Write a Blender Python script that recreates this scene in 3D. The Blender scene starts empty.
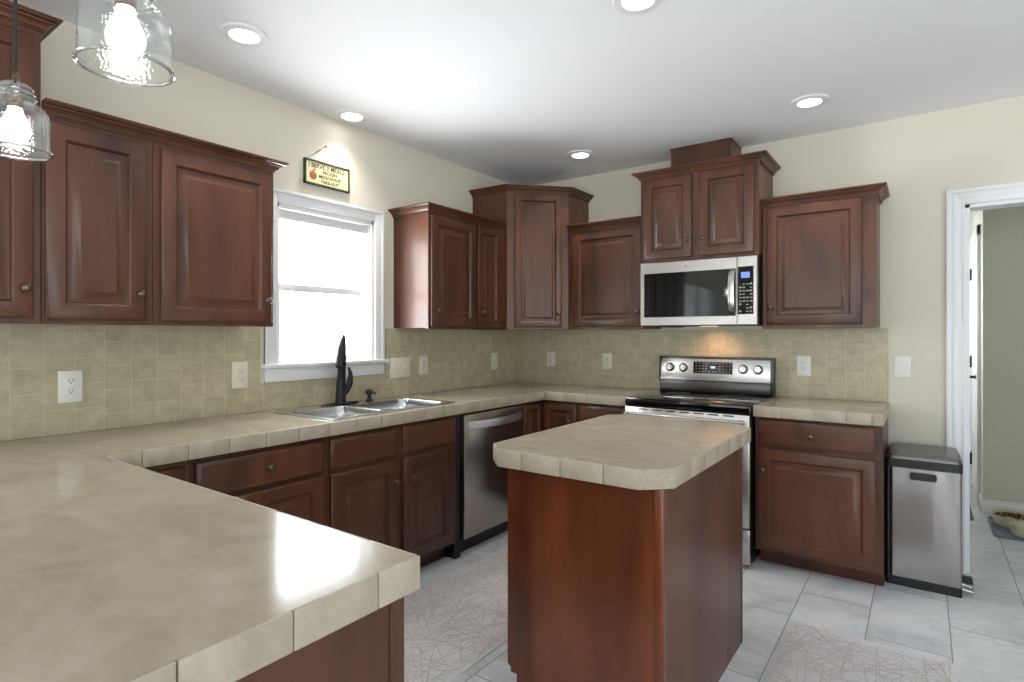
import bpy, bmesh, math, random
from mathutils import Vector, Matrix

S = bpy.context.scene
COL = S.collection
random.seed(7)

# ------------------------------------------------------------------ camera, sky, exposure
cam_data = bpy.data.cameras.new('camera')
cam = bpy.data.objects.new('camera', cam_data)
COL.objects.link(cam)
cam.location = (2.7947, -4.0128, 1.310)
cam.rotation_euler = (math.pi / 2, 0, 0.6257)
cam_data.sensor_width = 36.0
cam_data.lens = 569.5 / 1024 * 36.0
cam_data.shift_y = -5.75 / 1024
cam_data.clip_start = 0.05
S.camera = cam

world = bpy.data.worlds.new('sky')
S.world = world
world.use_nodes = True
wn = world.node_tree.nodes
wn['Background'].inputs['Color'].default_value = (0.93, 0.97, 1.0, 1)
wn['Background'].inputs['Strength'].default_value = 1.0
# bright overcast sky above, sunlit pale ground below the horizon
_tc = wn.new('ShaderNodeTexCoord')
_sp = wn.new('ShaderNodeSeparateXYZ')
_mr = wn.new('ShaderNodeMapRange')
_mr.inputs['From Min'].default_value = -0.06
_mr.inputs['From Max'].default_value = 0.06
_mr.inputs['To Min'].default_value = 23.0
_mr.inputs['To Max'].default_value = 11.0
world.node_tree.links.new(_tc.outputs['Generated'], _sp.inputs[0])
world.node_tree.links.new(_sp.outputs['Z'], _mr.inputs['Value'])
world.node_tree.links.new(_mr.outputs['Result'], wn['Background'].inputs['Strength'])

S.view_settings.view_transform = 'Standard'
S.view_settings.look = 'None'
S.view_settings.gamma = 1.0
S.view_settings.use_curve_mapping = False
S.view_settings.exposure = 0.80
S.cycles.use_denoising = True
S.cycles.caustics_reflective = False
S.cycles.caustics_refractive = False
S.cycles.max_bounces = 10
S.cycles.diffuse_bounces = 6
S.cycles.sample_clamp_indirect = 6.0


def portal(name, loc, rot, sx, sy):
    d = bpy.data.lights.new(name, 'AREA')
    d.shape = 'RECTANGLE'
    d.size, d.size_y = sx, sy
    d.cycles.is_portal = True
    o = bpy.data.objects.new(name, d)
    COL.objects.link(o)
    o.location, o.rotation_euler = loc, rot
    return o


H90 = math.pi / 2
# openings of the room: (axis, plane, a0, a1, z0, z1); portals face into the room
WIN_KITCHEN = (-2.290, -1.628, 1.158, 2.018)     # y0, y1, z0, z1 in the left wall
WIN_PATIO = (-6.45, -4.95, 0.06, 2.10)           # left wall, far end behind the peninsula
WIN_REAR_A = (0.7, 2.9, 0.40, 2.20)              # x0, x1 in the rear wall
WIN_REAR_B = (3.5, 5.9, 0.06, 2.20)
WIN_RIGHT = (-5.6, -2.4, 0.45, 2.20)             # y in the right wall
WIN_HALL = (1.85, 2.45, 0.9, 1.9)               # y in the corridor's left wall
WIN_ENTRY = (5.0, 6.0, 0.9, 2.10)                # x in the back wall, past the doorway
XR, YR, ZC = 6.6, -8.0, 2.574


def add_portals():
    for n, w, x in (('kitchen_daylight', WIN_KITCHEN, -0.13), ('patio_daylight', WIN_PATIO, -0.13)):
        portal(n, (x, (w[0] + w[1]) / 2, (w[2] + w[3]) / 2), (H90, 0, -H90), w[1] - w[0], w[3] - w[2])
    for n, w in (('rear_daylight', WIN_REAR_A), ('rear_daylight', WIN_REAR_B)):
        portal(n, ((w[0] + w[1]) / 2, YR - 0.13, (w[2] + w[3]) / 2), (H90, 0, 0), w[1] - w[0], w[3] - w[2])
    w = WIN_RIGHT
    portal('side_daylight', (XR + 0.13, (w[0] + w[1]) / 2, (w[2] + w[3]) / 2), (H90, 0, H90), w[1] - w[0], w[3] - w[2])
    w = WIN_HALL
    portal('hall_daylight', (1.87, (w[0] + w[1]) / 2, (w[2] + w[3]) / 2), (H90, 0, -H90), w[1] - w[0], w[3] - w[2])
    w = WIN_ENTRY
    portal('entry_daylight', ((w[0] + w[1]) / 2, 0.13, (w[2] + w[3]) / 2), (-H90, 0, 0), w[1] - w[0], w[3] - w[2])


add_portals()


# ------------------------------------------------------------------ materials
def new_mat(name):
    m = bpy.data.materials.new(name)
    m.use_nodes = True
    nt = m.node_tree
    b = nt.nodes['Principled BSDF']
    return m, nt, b


def srgb(r, g, b):
    f = lambda c: (c / 255 / 12.92) if c / 255 <= 0.04045 else ((c / 255 + 0.055) / 1.055) ** 2.4
    return (f(r), f(g), f(b), 1)


def plain(name, col, rough=0.5, metal=0.0, coat=0.0, spec=None, bump=0.0, bscale=200):
    m, nt, b = new_mat(name)
    b.inputs['Base Color'].default_value = col
    b.inputs['Roughness'].default_value = rough
    b.inputs['Metallic'].default_value = metal
    b.inputs['Coat Weight'].default_value = coat
    if spec is not None:
        b.inputs['Specular IOR Level'].default_value = spec
    # a faint procedural unevenness so that nothing is perfectly flat
    tc = nt.nodes.new('ShaderNodeTexCoord')
    n = nt.nodes.new('ShaderNodeTexNoise')
    n.inputs['Scale'].default_value = bscale
    nt.links.new(tc.outputs['Object'], n.inputs['Vector'])
    if bump > 0:
        bp = nt.nodes.new('ShaderNodeBump')
        bp.inputs['Strength'].default_value = bump
        bp.inputs['Distance'].default_value = 0.002
        nt.links.new(n.outputs['Fac'], bp.inputs['Height'])
        nt.links.new(bp.outputs['Normal'], b.inputs['Normal'])
    else:
        mr = nt.nodes.new('ShaderNodeMapRange')
        mr.inputs['To Min'].default_value = max(0.0, rough - 0.03)
        mr.inputs['To Max'].default_value = min(1.0, rough + 0.03)
        nt.links.new(n.outputs['Fac'], mr.inputs['Value'])
        nt.links.new(mr.outputs['Result'], b.inputs['Roughness'])
    return m


def ramp(nt, fac, stops):
    r = nt.nodes.new('ShaderNodeValToRGB')
    e = r.color_ramp.elements
    while len(e) < len(stops):
        e.new(0.5)
    for el, (p, c) in zip(e, stops):
        el.position, el.color = p, c
    nt.links.new(fac, r.inputs['Fac'])
    return r


def noise(nt, vec, scale, detail=3, rough=0.5, dist=0.0, mscale=None):
    if mscale:
        mp = nt.nodes.new('ShaderNodeMapping')
        mp.inputs['Scale'].default_value = mscale
        nt.links.new(vec, mp.inputs['Vector'])
        vec = mp.outputs['Vector']
    n = nt.nodes.new('ShaderNodeTexNoise')
    n.inputs['Scale'].default_value = scale
    n.inputs['Detail'].default_value = detail
    n.inputs['Roughness'].default_value = rough
    n.inputs['Distortion'].default_value = dist
    nt.links.new(vec, n.inputs['Vector'])
    return n.outputs['Fac']


def mixc(nt, fac, a, b, mode='MIX'):
    n = nt.nodes.new('ShaderNodeMix')
    n.data_type = 'RGBA'
    n.blend_type = mode
    for sock, v in ((n.inputs[0], fac), (n.inputs[6], a), (n.inputs[7], b)):
        if hasattr(v, 'is_output'):
            nt.links.new(v, sock)
        else:
            sock.default_value = v
    return n.outputs[2]


def wood(name, dark, mid, light, rough=0.42, coat=0.26):
    m, nt, b = new_mat(name)
    tc = nt.nodes.new('ShaderNodeTexCoord')
    oi = nt.nodes.new('ShaderNodeObjectInfo')
    add = nt.nodes.new('ShaderNodeVectorMath')
    add.operation = 'ADD'
    nt.links.new(tc.outputs['Object'], add.inputs[0])
    sc = nt.nodes.new('ShaderNodeVectorMath')
    sc.operation = 'SCALE'
    nt.links.new(oi.outputs['Random'], sc.inputs[0])
    sc.inputs['Scale'].default_value = 7.0
    nt.links.new(sc.outputs['Vector'], add.inputs[1])
    v = add.outputs['Vector']
    big = noise(nt, v, 1.0, 3, 0.55, 0.6, (4.0, 4.0, 1.0))
    fine = noise(nt, v, 1.0, 4, 0.6, 0.2, (55, 55, 3.0))
    mx = nt.nodes.new('ShaderNodeMath')
    mx.operation = 'MULTIPLY_ADD'
    nt.links.new(fine, mx.inputs[0])
    mx.inputs[1].default_value = 0.15
    nt.links.new(big, mx.inputs[2])
    r = ramp(nt, mx.outputs[0], [(0.38, dark), (0.58, mid), (0.82, light)])
    hs = nt.nodes.new('ShaderNodeHueSaturation')
    mr = nt.nodes.new('ShaderNodeMapRange')
    mr.inputs['To Min'].default_value = 0.88
    mr.inputs['To Max'].default_value = 1.10
    nt.links.new(oi.outputs['Random'], mr.inputs['Value'])
    nt.links.new(mr.outputs['Result'], hs.inputs['Value'])
    nt.links.new(r.outputs['Color'], hs.inputs['Color'])
    nt.links.new(hs.outputs['Color'], b.inputs['Base Color'])
    b.inputs['Roughness'].default_value = rough
    b.inputs['Specular IOR Level'].default_value = 0.38
    b.inputs['Coat Weight'].default_value = coat
    b.inputs['Coat Roughness'].default_value = 0.19
    return m


M = {}
M['wood'] = wood('cherry wood', srgb(60, 32, 19), srgb(84, 48, 31), srgb(103, 61, 41))
M['wood_dark'] = wood('cherry wood shadow line', srgb(44, 22, 16), srgb(58, 29, 21), srgb(72, 37, 27))
M['island_wood'] = wood('mahogany veneer', srgb(84, 40, 21), srgb(110, 56, 30), srgb(132, 71, 40), 0.30, 0.4)
M['toe'] = wood('toe kick wood', srgb(58, 28, 19), srgb(80, 42, 30), srgb(96, 52, 38), 0.45, 0.1)
M['bronze'] = plain('oil rubbed bronze', srgb(104, 88, 76), 0.28, 0.95)
M['black'] = plain('black plastic', srgb(20, 20, 22), 0.4)
M['black_matte'] = plain('matte black metal', srgb(26, 28, 30), 0.42, 0.4)
M['glass_black'] = plain('black ceramic glass', srgb(10, 10, 12), 0.07, 0.0, 0.3)
M['oven_glass'] = plain('dark oven glass', srgb(16, 15, 16), 0.05)
M['white_paint'] = plain('white trim paint', srgb(234, 234, 235), 0.4)
M['white_plastic'] = plain('white plastic', srgb(232, 230, 222), 0.35)
M['ivory_plastic'] = plain('ivory plastic', srgb(226, 219, 200), 0.4)
M['slot'] = plain('dark slot', srgb(40, 38, 36), 0.6)
M['wall'] = plain('cream wall paint', srgb(218, 211, 196), 0.85, bump=0.05, bscale=300)
M['hall_paint'] = plain('sage hall paint', srgb(208, 207, 192), 0.85, bump=0.05, bscale=300)
M['ceiling'] = plain('ceiling paint', srgb(242, 241, 243), 0.9, bump=0.04, bscale=300)
M['chrome'] = plain('bright chrome', srgb(215, 215, 218), 0.14, 1.0)
M['sink_steel'] = plain('sink steel', srgb(196, 198, 200), 0.22, 1.0)
M['knob_steel'] = plain('polished knob', srgb(226, 222, 218), 0.2, 1.0)
M['grey_grout'] = plain('counter grout', srgb(150, 140, 118), 0.8)
M['sign_yellow'] = plain('pale yellow board', srgb(228, 219, 168), 0.7)
M['sign_green'] = plain('dark green frame', srgb(42, 60, 54), 0.6)
M['ink'] = plain('brown ink', srgb(58, 46, 30), 0.7)
M['apple'] = plain('red apple paint', srgb(160, 88, 60), 0.7)
M['leaf'] = plain('leaf green paint', srgb(92, 104, 66), 0.7)
M['twine'] = plain('dark twine', srgb(74, 66, 56), 0.9)
M['tray'] = plain('slate blue plastic', srgb(104, 112, 122), 0.5)
M['ceramic'] = plain('cream ceramic', srgb(205, 196, 172), 0.35)
M['kibble'] = plain('brown kibble', srgb(98, 62, 36), 0.9, bump=0.6, bscale=60)
M['outside_tree'] = plain('leaf green', srgb(120, 150, 90), 0.9)
M['cord'] = plain('black cord', srgb(22, 20, 20), 0.5)
M['lid'] = plain('smoked steel lid', srgb(120, 120, 118), 0.32, 0.9)
M['curtain'] = plain('pale curtain', srgb(214, 208, 196), 0.9)


def steel(name, col, rough, streak=(2.0, 2.0, 260.0), wob=0.0):
    m, nt, b = new_mat(name)
    b.inputs['Base Color'].default_value = col
    b.inputs['Metallic'].default_value = 1.0
    tc = nt.nodes.new('ShaderNodeTexCoord')
    f = noise(nt, tc.outputs['Object'], 1.0, 2, 0.5, 0, streak)
    mr = nt.nodes.new('ShaderNodeMapRange')
    mr.inputs['To Min'].default_value = rough - 0.005
    mr.inputs['To Max'].default_value = rough + 0.005
    nt.links.new(f, mr.inputs['Value'])
    nt.links.new(mr.outputs['Result'], b.inputs['Roughness'])
    if wob:
        w = noise(nt, tc.outputs['Object'], 1.0, 1, 0.4, 0.3, (9, 9, 3.0))
        bp = nt.nodes.new('ShaderNodeBump')
        bp.inputs['Strength'].default_value = wob
        bp.inputs['Distance'].default_value = 0.02
        nt.links.new(w, bp.inputs['Height'])
        nt.links.new(bp.outputs['Normal'], b.inputs['Normal'])
    return m


M['steel'] = steel('brushed stainless', srgb(196, 192, 188), 0.27)
M['steel_plinth'] = steel('grey steel plinth', srgb(84, 82, 82), 0.3)
M['steel_dark'] = steel('black stainless', srgb(168, 160, 152), 0.24, (200, 200, 2.0))
M['steel_bin'] = steel('bin stainless', srgb(158, 153, 150), 0.22, (200, 200, 2.0), 0.35)


def counter_mat(name, tint=1.0, rough=0.24, scale=1.0, speck=0.0):
    m, nt, b = new_mat(name)
    g = nt.nodes.new('ShaderNodeNewGeometry')
    p = g.outputs['Position']
    f = noise(nt, p, 5.0 * scale, 5, 0.62, 0.8, (1.0, 1.6, 1.0))
    f2 = noise(nt, p, 26 * scale, 3, 0.6, 0.4)
    mx = nt.nodes.new('ShaderNodeMath')
    mx.operation = 'MULTIPLY_ADD'
    nt.links.new(f2, mx.inputs[0])
    mx.inputs[1].default_value = 0.35
    nt.links.new(f, mx.inputs[2])
    t = lambda r, g_, b_: srgb(min(255, r * tint), min(255, g_ * tint), min(255, b_ * tint))
    r = ramp(nt, mx.outputs[0], [(0.38, t(157, 145, 126)), (0.64, t(171, 159, 140)), (0.97, t(185, 174, 156))])
    c = r.outputs['Color']
    if speck:
        s = noise(nt, p, 150, 2, 0.6)
        sr = ramp(nt, s, [(0.32, (1, 1, 1, 1)), (0.42, (0, 0, 0, 1))])
        c = mixc(nt, sr.outputs['Color'], c, srgb(138, 120, 88))
        mm = nt.nodes.new('ShaderNodeBump')
        mm.inputs['Strength'].default_value = speck
        mm.inputs['Distance'].default_value = 0.003
        nt.links.new(s, mm.inputs['Height'])
        nt.links.new(mm.outputs['Normal'], b.inputs['Normal'])
    nt.links.new(c, b.inputs['Base Color'])
    b.inputs['Roughness'].default_value = rough
    return m


M['counter'] = counter_mat('beige laminate top', 1.0, 0.13)
M['edge'] = counter_mat('beige edge tile', 1.03, 0.38, 2.0)
M['edge_rough'] = counter_mat('pitted travertine tile', 1.0, 0.6, 2.0, 0.7)


def splash_mat(name, ax):
    m, nt, b = new_mat(name)
    g = nt.nodes.new('ShaderNodeNewGeometry')
    sep = nt.nodes.new('ShaderNodeSeparateXYZ')
    nt.links.new(g.outputs['Position'], sep.inputs[0])
    cmb = nt.nodes.new('ShaderNodeCombineXYZ')       # columns of tiles: brick rows run upwards
    nt.links.new(sep.outputs['Z'], cmb.inputs['X'])
    nt.links.new(sep.outputs[ax], cmb.inputs['Y'])
    mp = nt.nodes.new('ShaderNodeMapping')
    mp.inputs['Location'].default_value = (-0.914 + 0.003, 0.03, 0)
    nt.links.new(cmb.outputs[0], mp.inputs['Vector'])
    br = nt.nodes.new('ShaderNodeTexBrick')
    br.offset = 0.33
    br.offset_frequency = 3
    br.squash = 1.0
    br.inputs['Color1'].default_value = (0.25, 0.25, 0.25, 1)
    br.inputs['Color2'].default_value = (0.75, 0.75, 0.75, 1)
    br.inputs['Mortar'].default_value = (0.5, 0.5, 0.5, 1)
    br.inputs['Scale'].default_value = 1.0
    br.inputs['Mortar Size'].default_value = 0.0015
    br.inputs['Mortar Smooth'].default_value = 0.3
    br.inputs['Bias'].default_value = 0.0
    br.inputs['Brick Width'].default_value = 0.1016
    br.inputs['Row Height'].default_value = 0.1016
    nt.links.new(mp.outputs[0], br.inputs['Vector'])
    cloud = noise(nt, g.outputs['Position'], 16, 5, 0.65, 0.5)
    c1 = ramp(nt, cloud, [(0.30, srgb(172, 162, 132)), (0.52, srgb(187, 177, 147)), (0.74, srgb(201, 192, 164))])
    bw = nt.nodes.new('ShaderNodeRGBToBW')
    nt.links.new(br.outputs['Color'], bw.inputs[0])
    mr = nt.nodes.new('ShaderNodeMapRange')
    mr.inputs['From Min'].default_value = 0.2
    mr.inputs['From Max'].default_value = 0.8
    mr.inputs['To Min'].default_value = 0.90
    mr.inputs['To Max'].default_value = 1.07
    nt.links.new(bw.outputs[0], mr.inputs['Value'])
    hs = nt.nodes.new('ShaderNodeHueSaturation')
    nt.links.new(c1.outputs['Color'], hs.inputs['Color'])
    nt.links.new(mr.outputs['Result'], hs.inputs['Value'])
    c = mixc(nt, br.outputs['Fac'], hs.outputs['Color'], srgb(203, 195, 170))
    nt.links.new(c, b.inputs['Base Color'])
    b.inputs['Roughness'].default_value = 0.45
    bp = nt.nodes.new('ShaderNodeBump')
    bp.inputs['Strength'].default_value = 0.35
    bp.inputs['Distance'].default_value = 0.002
    bp.invert = True
    nt.links.new(br.outputs['Fac'], bp.inputs['Height'])
    nt.links.new(bp.outputs['Normal'], b.inputs['Normal'])
    return m


M['splash_left'] = splash_mat('tumbled tile left', 'Y')
M['splash_back'] = splash_mat('tumbled tile back', 'X')


def floor_mat():
    m, nt, b = new_mat('marble floor tile')
    g = nt.nodes.new('ShaderNodeNewGeometry')
    sep = nt.nodes.new('ShaderNodeSeparateXYZ')
    nt.links.new(g.outputs['Position'], sep.inputs[0])
    cmb = nt.nodes.new('ShaderNodeCombineXYZ')
    nt.links.new(sep.outputs['Y'], cmb.inputs['X'])
    nt.links.new(sep.outputs['X'], cmb.inputs['Y'])
    mp = nt.nodes.new('ShaderNodeMapping')
    mp.inputs['Location'].default_value = (1.1 + 60 * 0.61 + 0.30, -0.19 + 30 * 0.3, 0)
    nt.links.new(cmb.outputs[0], mp.inputs['Vector'])
    br = nt.nodes.new('ShaderNodeTexBrick')
    br.offset = 0.5
    br.offset_frequency = 2
    br.inputs['Color1'].default_value = (0.2, 0.2, 0.2, 1)
    br.inputs['Color2'].default_value = (0.8, 0.8, 0.8, 1)
    br.inputs['Scale'].default_value = 1.0
    br.inputs['Mortar Size'].default_value = 0.0022
    br.inputs['Mortar Smooth'].default_value = 0.1
    br.inputs['Brick Width'].default_value = 0.61
    br.inputs['Row Height'].default_value = 0.30
    nt.links.new(mp.outputs[0], br.inputs['Vector'])
    bw = nt.nodes.new('ShaderNodeRGBToBW')
    nt.links.new(br.outputs['Color'], bw.inputs[0])
    sc = nt.nodes.new('ShaderNodeVectorMath')
    sc.operation = 'SCALE'
    nt.links.new(bw.outputs[0], sc.inputs[0])
    sc.inputs['Scale'].default_value = 40.0
    ad = nt.nodes.new('ShaderNodeVectorMath')
    nt.links.new(g.outputs['Position'], ad.inputs[0])
    nt.links.new(sc.outputs[0], ad.inputs[1])
    v = ad.outputs[0]
    cloud = noise(nt, v, 2.2, 5, 0.6, 1.2)
    base = ramp(nt, cloud, [(0.30, srgb(194, 198, 203)), (0.55, srgb(218, 221, 225)), (0.8, srgb(230, 232, 235))])
    vein = noise(nt, v, 1.7, 6, 0.62, 1.6, (1.0, 1.5, 1.0))
    vm = ramp(nt, vein, [(0.475, (0, 0, 0, 1)), (0.50, (1, 1, 1, 1)), (0.525, (0, 0, 0, 1))])
    k = nt.nodes.new('ShaderNodeMath')
    k.operation = 'MULTIPLY'
    nt.links.new(vm.outputs['Color'], k.inputs[0])
    k.inputs[1].default_value = 0.24
    c = mixc(nt, k.outputs[0], base.outputs['Color'], srgb(150, 154, 158))
    c = mixc(nt, br.outputs['Fac'], c, srgb(140, 142, 144))
    nt.links.new(c, b.inputs['Base Color'])
    b.inputs['Roughness'].default_value = 0.26
    bp = nt.nodes.new('ShaderNodeBump')
    bp.inputs['Strength'].default_value = 0.3
    bp.inputs['Distance'].default_value = 0.002
    bp.invert = True
    nt.links.new(br.outputs['Fac'], bp.inputs['Height'])
    nt.links.new(bp.outputs['Normal'], b.inputs['Normal'])
    return m


M['floor'] = floor_mat()
M['rug'] = plain('woven rug ground', srgb(216, 212, 212), 0.95, bump=0.5, bscale=400)
M['rug_line'] = plain('woven rug grey yarn', srgb(190, 185, 184), 0.95, bump=0.5, bscale=400)
M['mat_dark'] = plain('dark door mat', srgb(84, 84, 86), 0.95, bump=0.8, bscale=150)


def emit(name, col, strength):
    m, nt, b = new_mat(name)
    b.inputs['Base Color'].default_value = col
    b.inputs['Emission Color'].default_value = col
    b.inputs['Emission Strength'].default_value = strength
    return m


M['lens'] = emit('lit lamp lens', (1.0, 0.97, 0.92, 1), 6.0)
M['bulb'] = emit('lit bulb', (0.96, 0.99, 1.0, 1), 14.0)
M['hood_lens'] = emit('warm lit lens', (1.0, 0.66, 0.38, 1), 0.5)
M['display'] = emit('blue lit display', srgb(96, 118, 200), 0.7)
M['clock'] = emit('lit clock digits', srgb(190, 210, 220), 0.8)


def pane_mat(name, tint, lo, hi, bump=0.0):
    m = bpy.data.materials.new(name)
    m.use_nodes = True
    nt = m.node_tree
    nt.nodes.remove(nt.nodes['Principled BSDF'])
    out = nt.nodes['Material Output']
    tr = nt.nodes.new('ShaderNodeBsdfTransparent')
    tr.inputs['Color'].default_value = tint
    gl = nt.nodes.new('ShaderNodeBsdfGlossy')
    gl.inputs['Roughness'].default_value = 0.05
    lw = nt.nodes.new('ShaderNodeLayerWeight')
    lw.inputs['Blend'].default_value = 0.35
    mr = nt.nodes.new('ShaderNodeMapRange')
    mr.inputs['To Min'].default_value = lo
    mr.inputs['To Max'].default_value = hi
    nt.links.new(lw.outputs['Facing'], mr.inputs['Value'])
    mx = nt.nodes.new('ShaderNodeMixShader')
    nt.links.new(mr.outputs['Result'], mx.inputs[0])
    nt.links.new(tr.outputs[0], mx.inputs[1])
    nt.links.new(gl.outputs[0], mx.inputs[2])
    nt.links.new(mx.outputs[0], out.inputs['Surface'])
    if bump:
        tc = nt.nodes.new('ShaderNodeTexCoord')
        vo = nt.nodes.new('ShaderNodeTexVoronoi')
        vo.inputs['Scale'].default_value = 150
        nt.links.new(tc.outputs['Object'], vo.inputs['Vector'])
        bp = nt.nodes.new('ShaderNodeBump')
        bp.inputs['Strength'].default_value = bump
        bp.inputs['Distance'].default_value = 0.003
        nt.links.new(vo.outputs['Distance'], bp.inputs['Height'])
        nt.links.new(bp.outputs['Normal'], gl.inputs['Normal'])
        nt.links.new(bp.outputs['Normal'], lw.inputs['Normal'])
    return m


M['pane'] = pane_mat('window glass', (0.97, 0.98, 0.98, 1), 0.03, 0.35)
M['dimming_pane'] = pane_mat('daylight dimming glass', (0.42, 0.43, 0.43, 1), 0.03, 0.30)  # grey tint added only to dim daylight from the out-of-view windows
M['seeded_glass'] = pane_mat('seeded pendant glass', (0.93, 0.96, 0.94, 1), 0.05, 0.62, 0.25)
M['glass_rim'] = pane_mat('thick glass rim', (0.80, 0.85, 0.82, 1), 0.20, 0.85)


# ------------------------------------------------------------------ mesh helpers
V = Vector


def nb():
    return bmesh.new()


def box(bm, x0, x1, y0, y1, z0, z1, bev=0.0, seg=2, mi=0):
    tmp = bmesh.new()
    vs = [tmp.verts.new((x, y, z)) for x in (x0, x1) for y in (y0, y1) for z in (z0, z1)]
    for f in ((0, 1, 3, 2), (4, 6, 7, 5), (0, 4, 5, 1), (2, 3, 7, 6), (0, 2, 6, 4), (1, 5, 7, 3)):
        tmp.faces.new([vs[i] for i in f])
    if bev > 0:
        bmesh.ops.bevel(tmp, geom=list(tmp.edges), offset=bev, segments=seg, affect='EDGES', profile=0.5)
    merge(bm, tmp, mi)


def merge(bm, tmp, mi=0, mat=None):
    if mat is not None:
        bmesh.ops.transform(tmp, matrix=mat, verts=tmp.verts)
    mp = {}
    for v in tmp.verts:
        mp[v] = bm.verts.new(v.co)
    for f in tmp.faces:
        try:
            nf = bm.faces.new([mp[v] for v in f.verts])
            nf.material_index = mi
        except ValueError:
            pass
    tmp.free()


def obox(bm, O, U, N, u0, u1, n0, n1, z0, z1, bev=0.0, mi=0):
    """box along U (horizontal), N (outward) and z, from the point O"""
    tmp = bmesh.new()
    box(tmp, u0, u1, n0, n1, z0, z1, bev)
    U, N = V(U), V(N)
    mat = Matrix(((U.x, N.x, 0, O[0]), (U.y, N.y, 0, O[1]), (0, 0, 1, O[2]), (0, 0, 0, 1)))
    merge(bm, tmp, mi, mat)


def prism(bm, poly, z0, z1, bev=0.0, mi=0):
    tmp = bmesh.new()
    a = [tmp.verts.new((x, y, z0)) for x, y in poly]
    b = [tmp.verts.new((x, y, z1)) for x, y in poly]
    n = len(poly)
    tmp.faces.new(a[::-1])
    tmp.faces.new(b)
    for i in range(n):
        tmp.faces.new((a[i], a[(i + 1) % n], b[(i + 1) % n], b[i]))
    if bev:
        es = [e for e in tmp.edges if abs(e.verts[0].co.z - e.verts[1].co.z) < 1e-6 and e.verts[0].co.z > (z0 + z1) / 2]
        bmesh.ops.bevel(tmp, geom=es, offset=bev, segments=2, affect='EDGES')
    merge(bm, tmp, mi)


def lathe(bm, prof, c, axis=(0, 0, 1), seg=24, mi=0, cap=True):
    """prof: (radius, height along the axis)"""
    ax = V(axis).normalized()
    p = ax.orthogonal().normalized()
    q = ax.cross(p)
    c = V(c)
    rings = []
    for r, h in prof:
        rings.append([bm.verts.new(c + ax * h + (p * math.cos(2 * math.pi * i / seg) + q * math.sin(2 * math.pi * i / seg)) * max(r, 1e-5)) for i in range(seg)])
    for a, b in zip(rings, rings[1:]):
        for i in range(seg):
            f = bm.faces.new((a[i], a[(i + 1) % seg], b[(i + 1) % seg], b[i]))
            f.material_index = mi
    if cap:
        for r in (rings[0][::-1], rings[-1]):
            f = bm.faces.new(r)
            f.material_index = mi


def tube(bm, pts, rad, seg=10, mi=0, flat=1.0, up=(0, 0, 1)):
    pts = [V(p) for p in pts]
    n = len(pts)
    if not hasattr(rad, '__len__'):
        rad = [rad] * n
    rings = []
    for i, p in enumerate(pts):
        t = (pts[min(i + 1, n - 1)] - pts[max(i - 1, 0)]).normalized()
        u = V(up)
        a = t.cross(u)
        if a.length < 1e-4:
            a = t.cross(V((1, 0, 0)))
        a.normalize()
        b = a.cross(t).normalized()
        rings.append([bm.verts.new(p + (a * math.cos(2 * math.pi * k / seg) * flat + b * math.sin(2 * math.pi * k / seg)) * rad[i]) for k in range(seg)])
    for r1, r2 in zip(rings, rings[1:]):
        for k in range(seg):
            f = bm.faces.new((r1[k], r1[(k + 1) % seg], r2[(k + 1) % seg], r2[k]))
            f.material_index = mi
    for r in (rings[0], rings[-1][::-1]):
        bm.faces.new(r).material_index = mi


def rings(bm, O, U, N, w, h, prof, mi=0, closed_back=True):
    """concentric rectangles on the plane (O, U, z): prof = (inset, depth along N)"""
    O, U, N = V(O), V(U), V(N)
    Z = V((0, 0, 1))
    rs = []
    for ins, d in prof:
        rs.append([bm.verts.new(O + U * a + Z * b + N * d) for a, b in
                   ((ins, ins), (w - ins, ins), (w - ins, h - ins), (ins, h - ins))])
    for a, b in zip(rs, rs[1:]):
        for i in range(4):
            bm.faces.new((a[i], a[(i + 1) % 4], b[(i + 1) % 4], b[i])).material_index = mi
    bm.faces.new(rs[-1]).material_index = mi
    if closed_back:
        bm.faces.new(rs[0][::-1]).material_index = mi


def sweep(bm, path, prof, mi=0):
    """crown: prof = (outward, z); the outward side is on the right of the path's direction"""
    n = len(path)
    P = [V((p[0], p[1])) for p in path]
    rows = []
    for i in range(n):
        ns = []
        for a, b in ((i - 1, i), (i, i + 1)):
            if 0 <= a and b < n:
                d = (P[b] - P[a]).normalized()
                ns.append(V((d.y, -d.x)))
        m = ns[0] if len(ns) == 1 else (ns[0] + ns[1]) / (1 + ns[0].dot(ns[1]))
        rows.append([bm.verts.new((P[i].x + m.x * o, P[i].y + m.y * o, z)) for o, z in prof])
    k = len(prof)
    for a, b in zip(rows, rows[1:]):
        for j in range(k):
            bm.faces.new((a[j], a[(j + 1) % k], b[(j + 1) % k], b[j])).material_index = mi
    bm.faces.new(rows[0][::-1]).material_index = mi
    bm.faces.new(rows[-1]).material_index = mi


ORIG = {}


def obj(name, bm, mats, parent=None, loc=None, angle=35):
    """ONE mesh object; world coordinates in, local coordinates (about the thing's base) stored"""
    bmesh.ops.recalc_face_normals(bm, faces=list(bm.faces))
    if parent is not None:
        base = ORIG[parent.name]
    elif loc is not None:
        base = V(loc)
    else:
        xs = [v.co for v in bm.verts]
        base = V(((min(c.x for c in xs) + max(c.x for c in xs)) / 2, (min(c.y for c in xs) + max(c.y for c in xs)) / 2, min(c.z for c in xs)))
    for v in bm.verts:
        v.co -= base
    me = bpy.data.meshes.new(name)
    bm.to_mesh(me)
    bm.free()
    if not isinstance(mats, (list, tuple)):
        mats = [mats]
    for m in mats:
        me.materials.append(m)
    me.polygons.foreach_set('use_smooth', [True] * len(me.polygons))
    me.set_sharp_from_angle(angle=math.radians(angle))
    o = bpy.data.objects.new(name, me)
    COL.objects.link(o)
    if parent is not None:
        o.parent = parent
    else:
        o.location = base
    ORIG[o.name] = base.copy()
    return o


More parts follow.
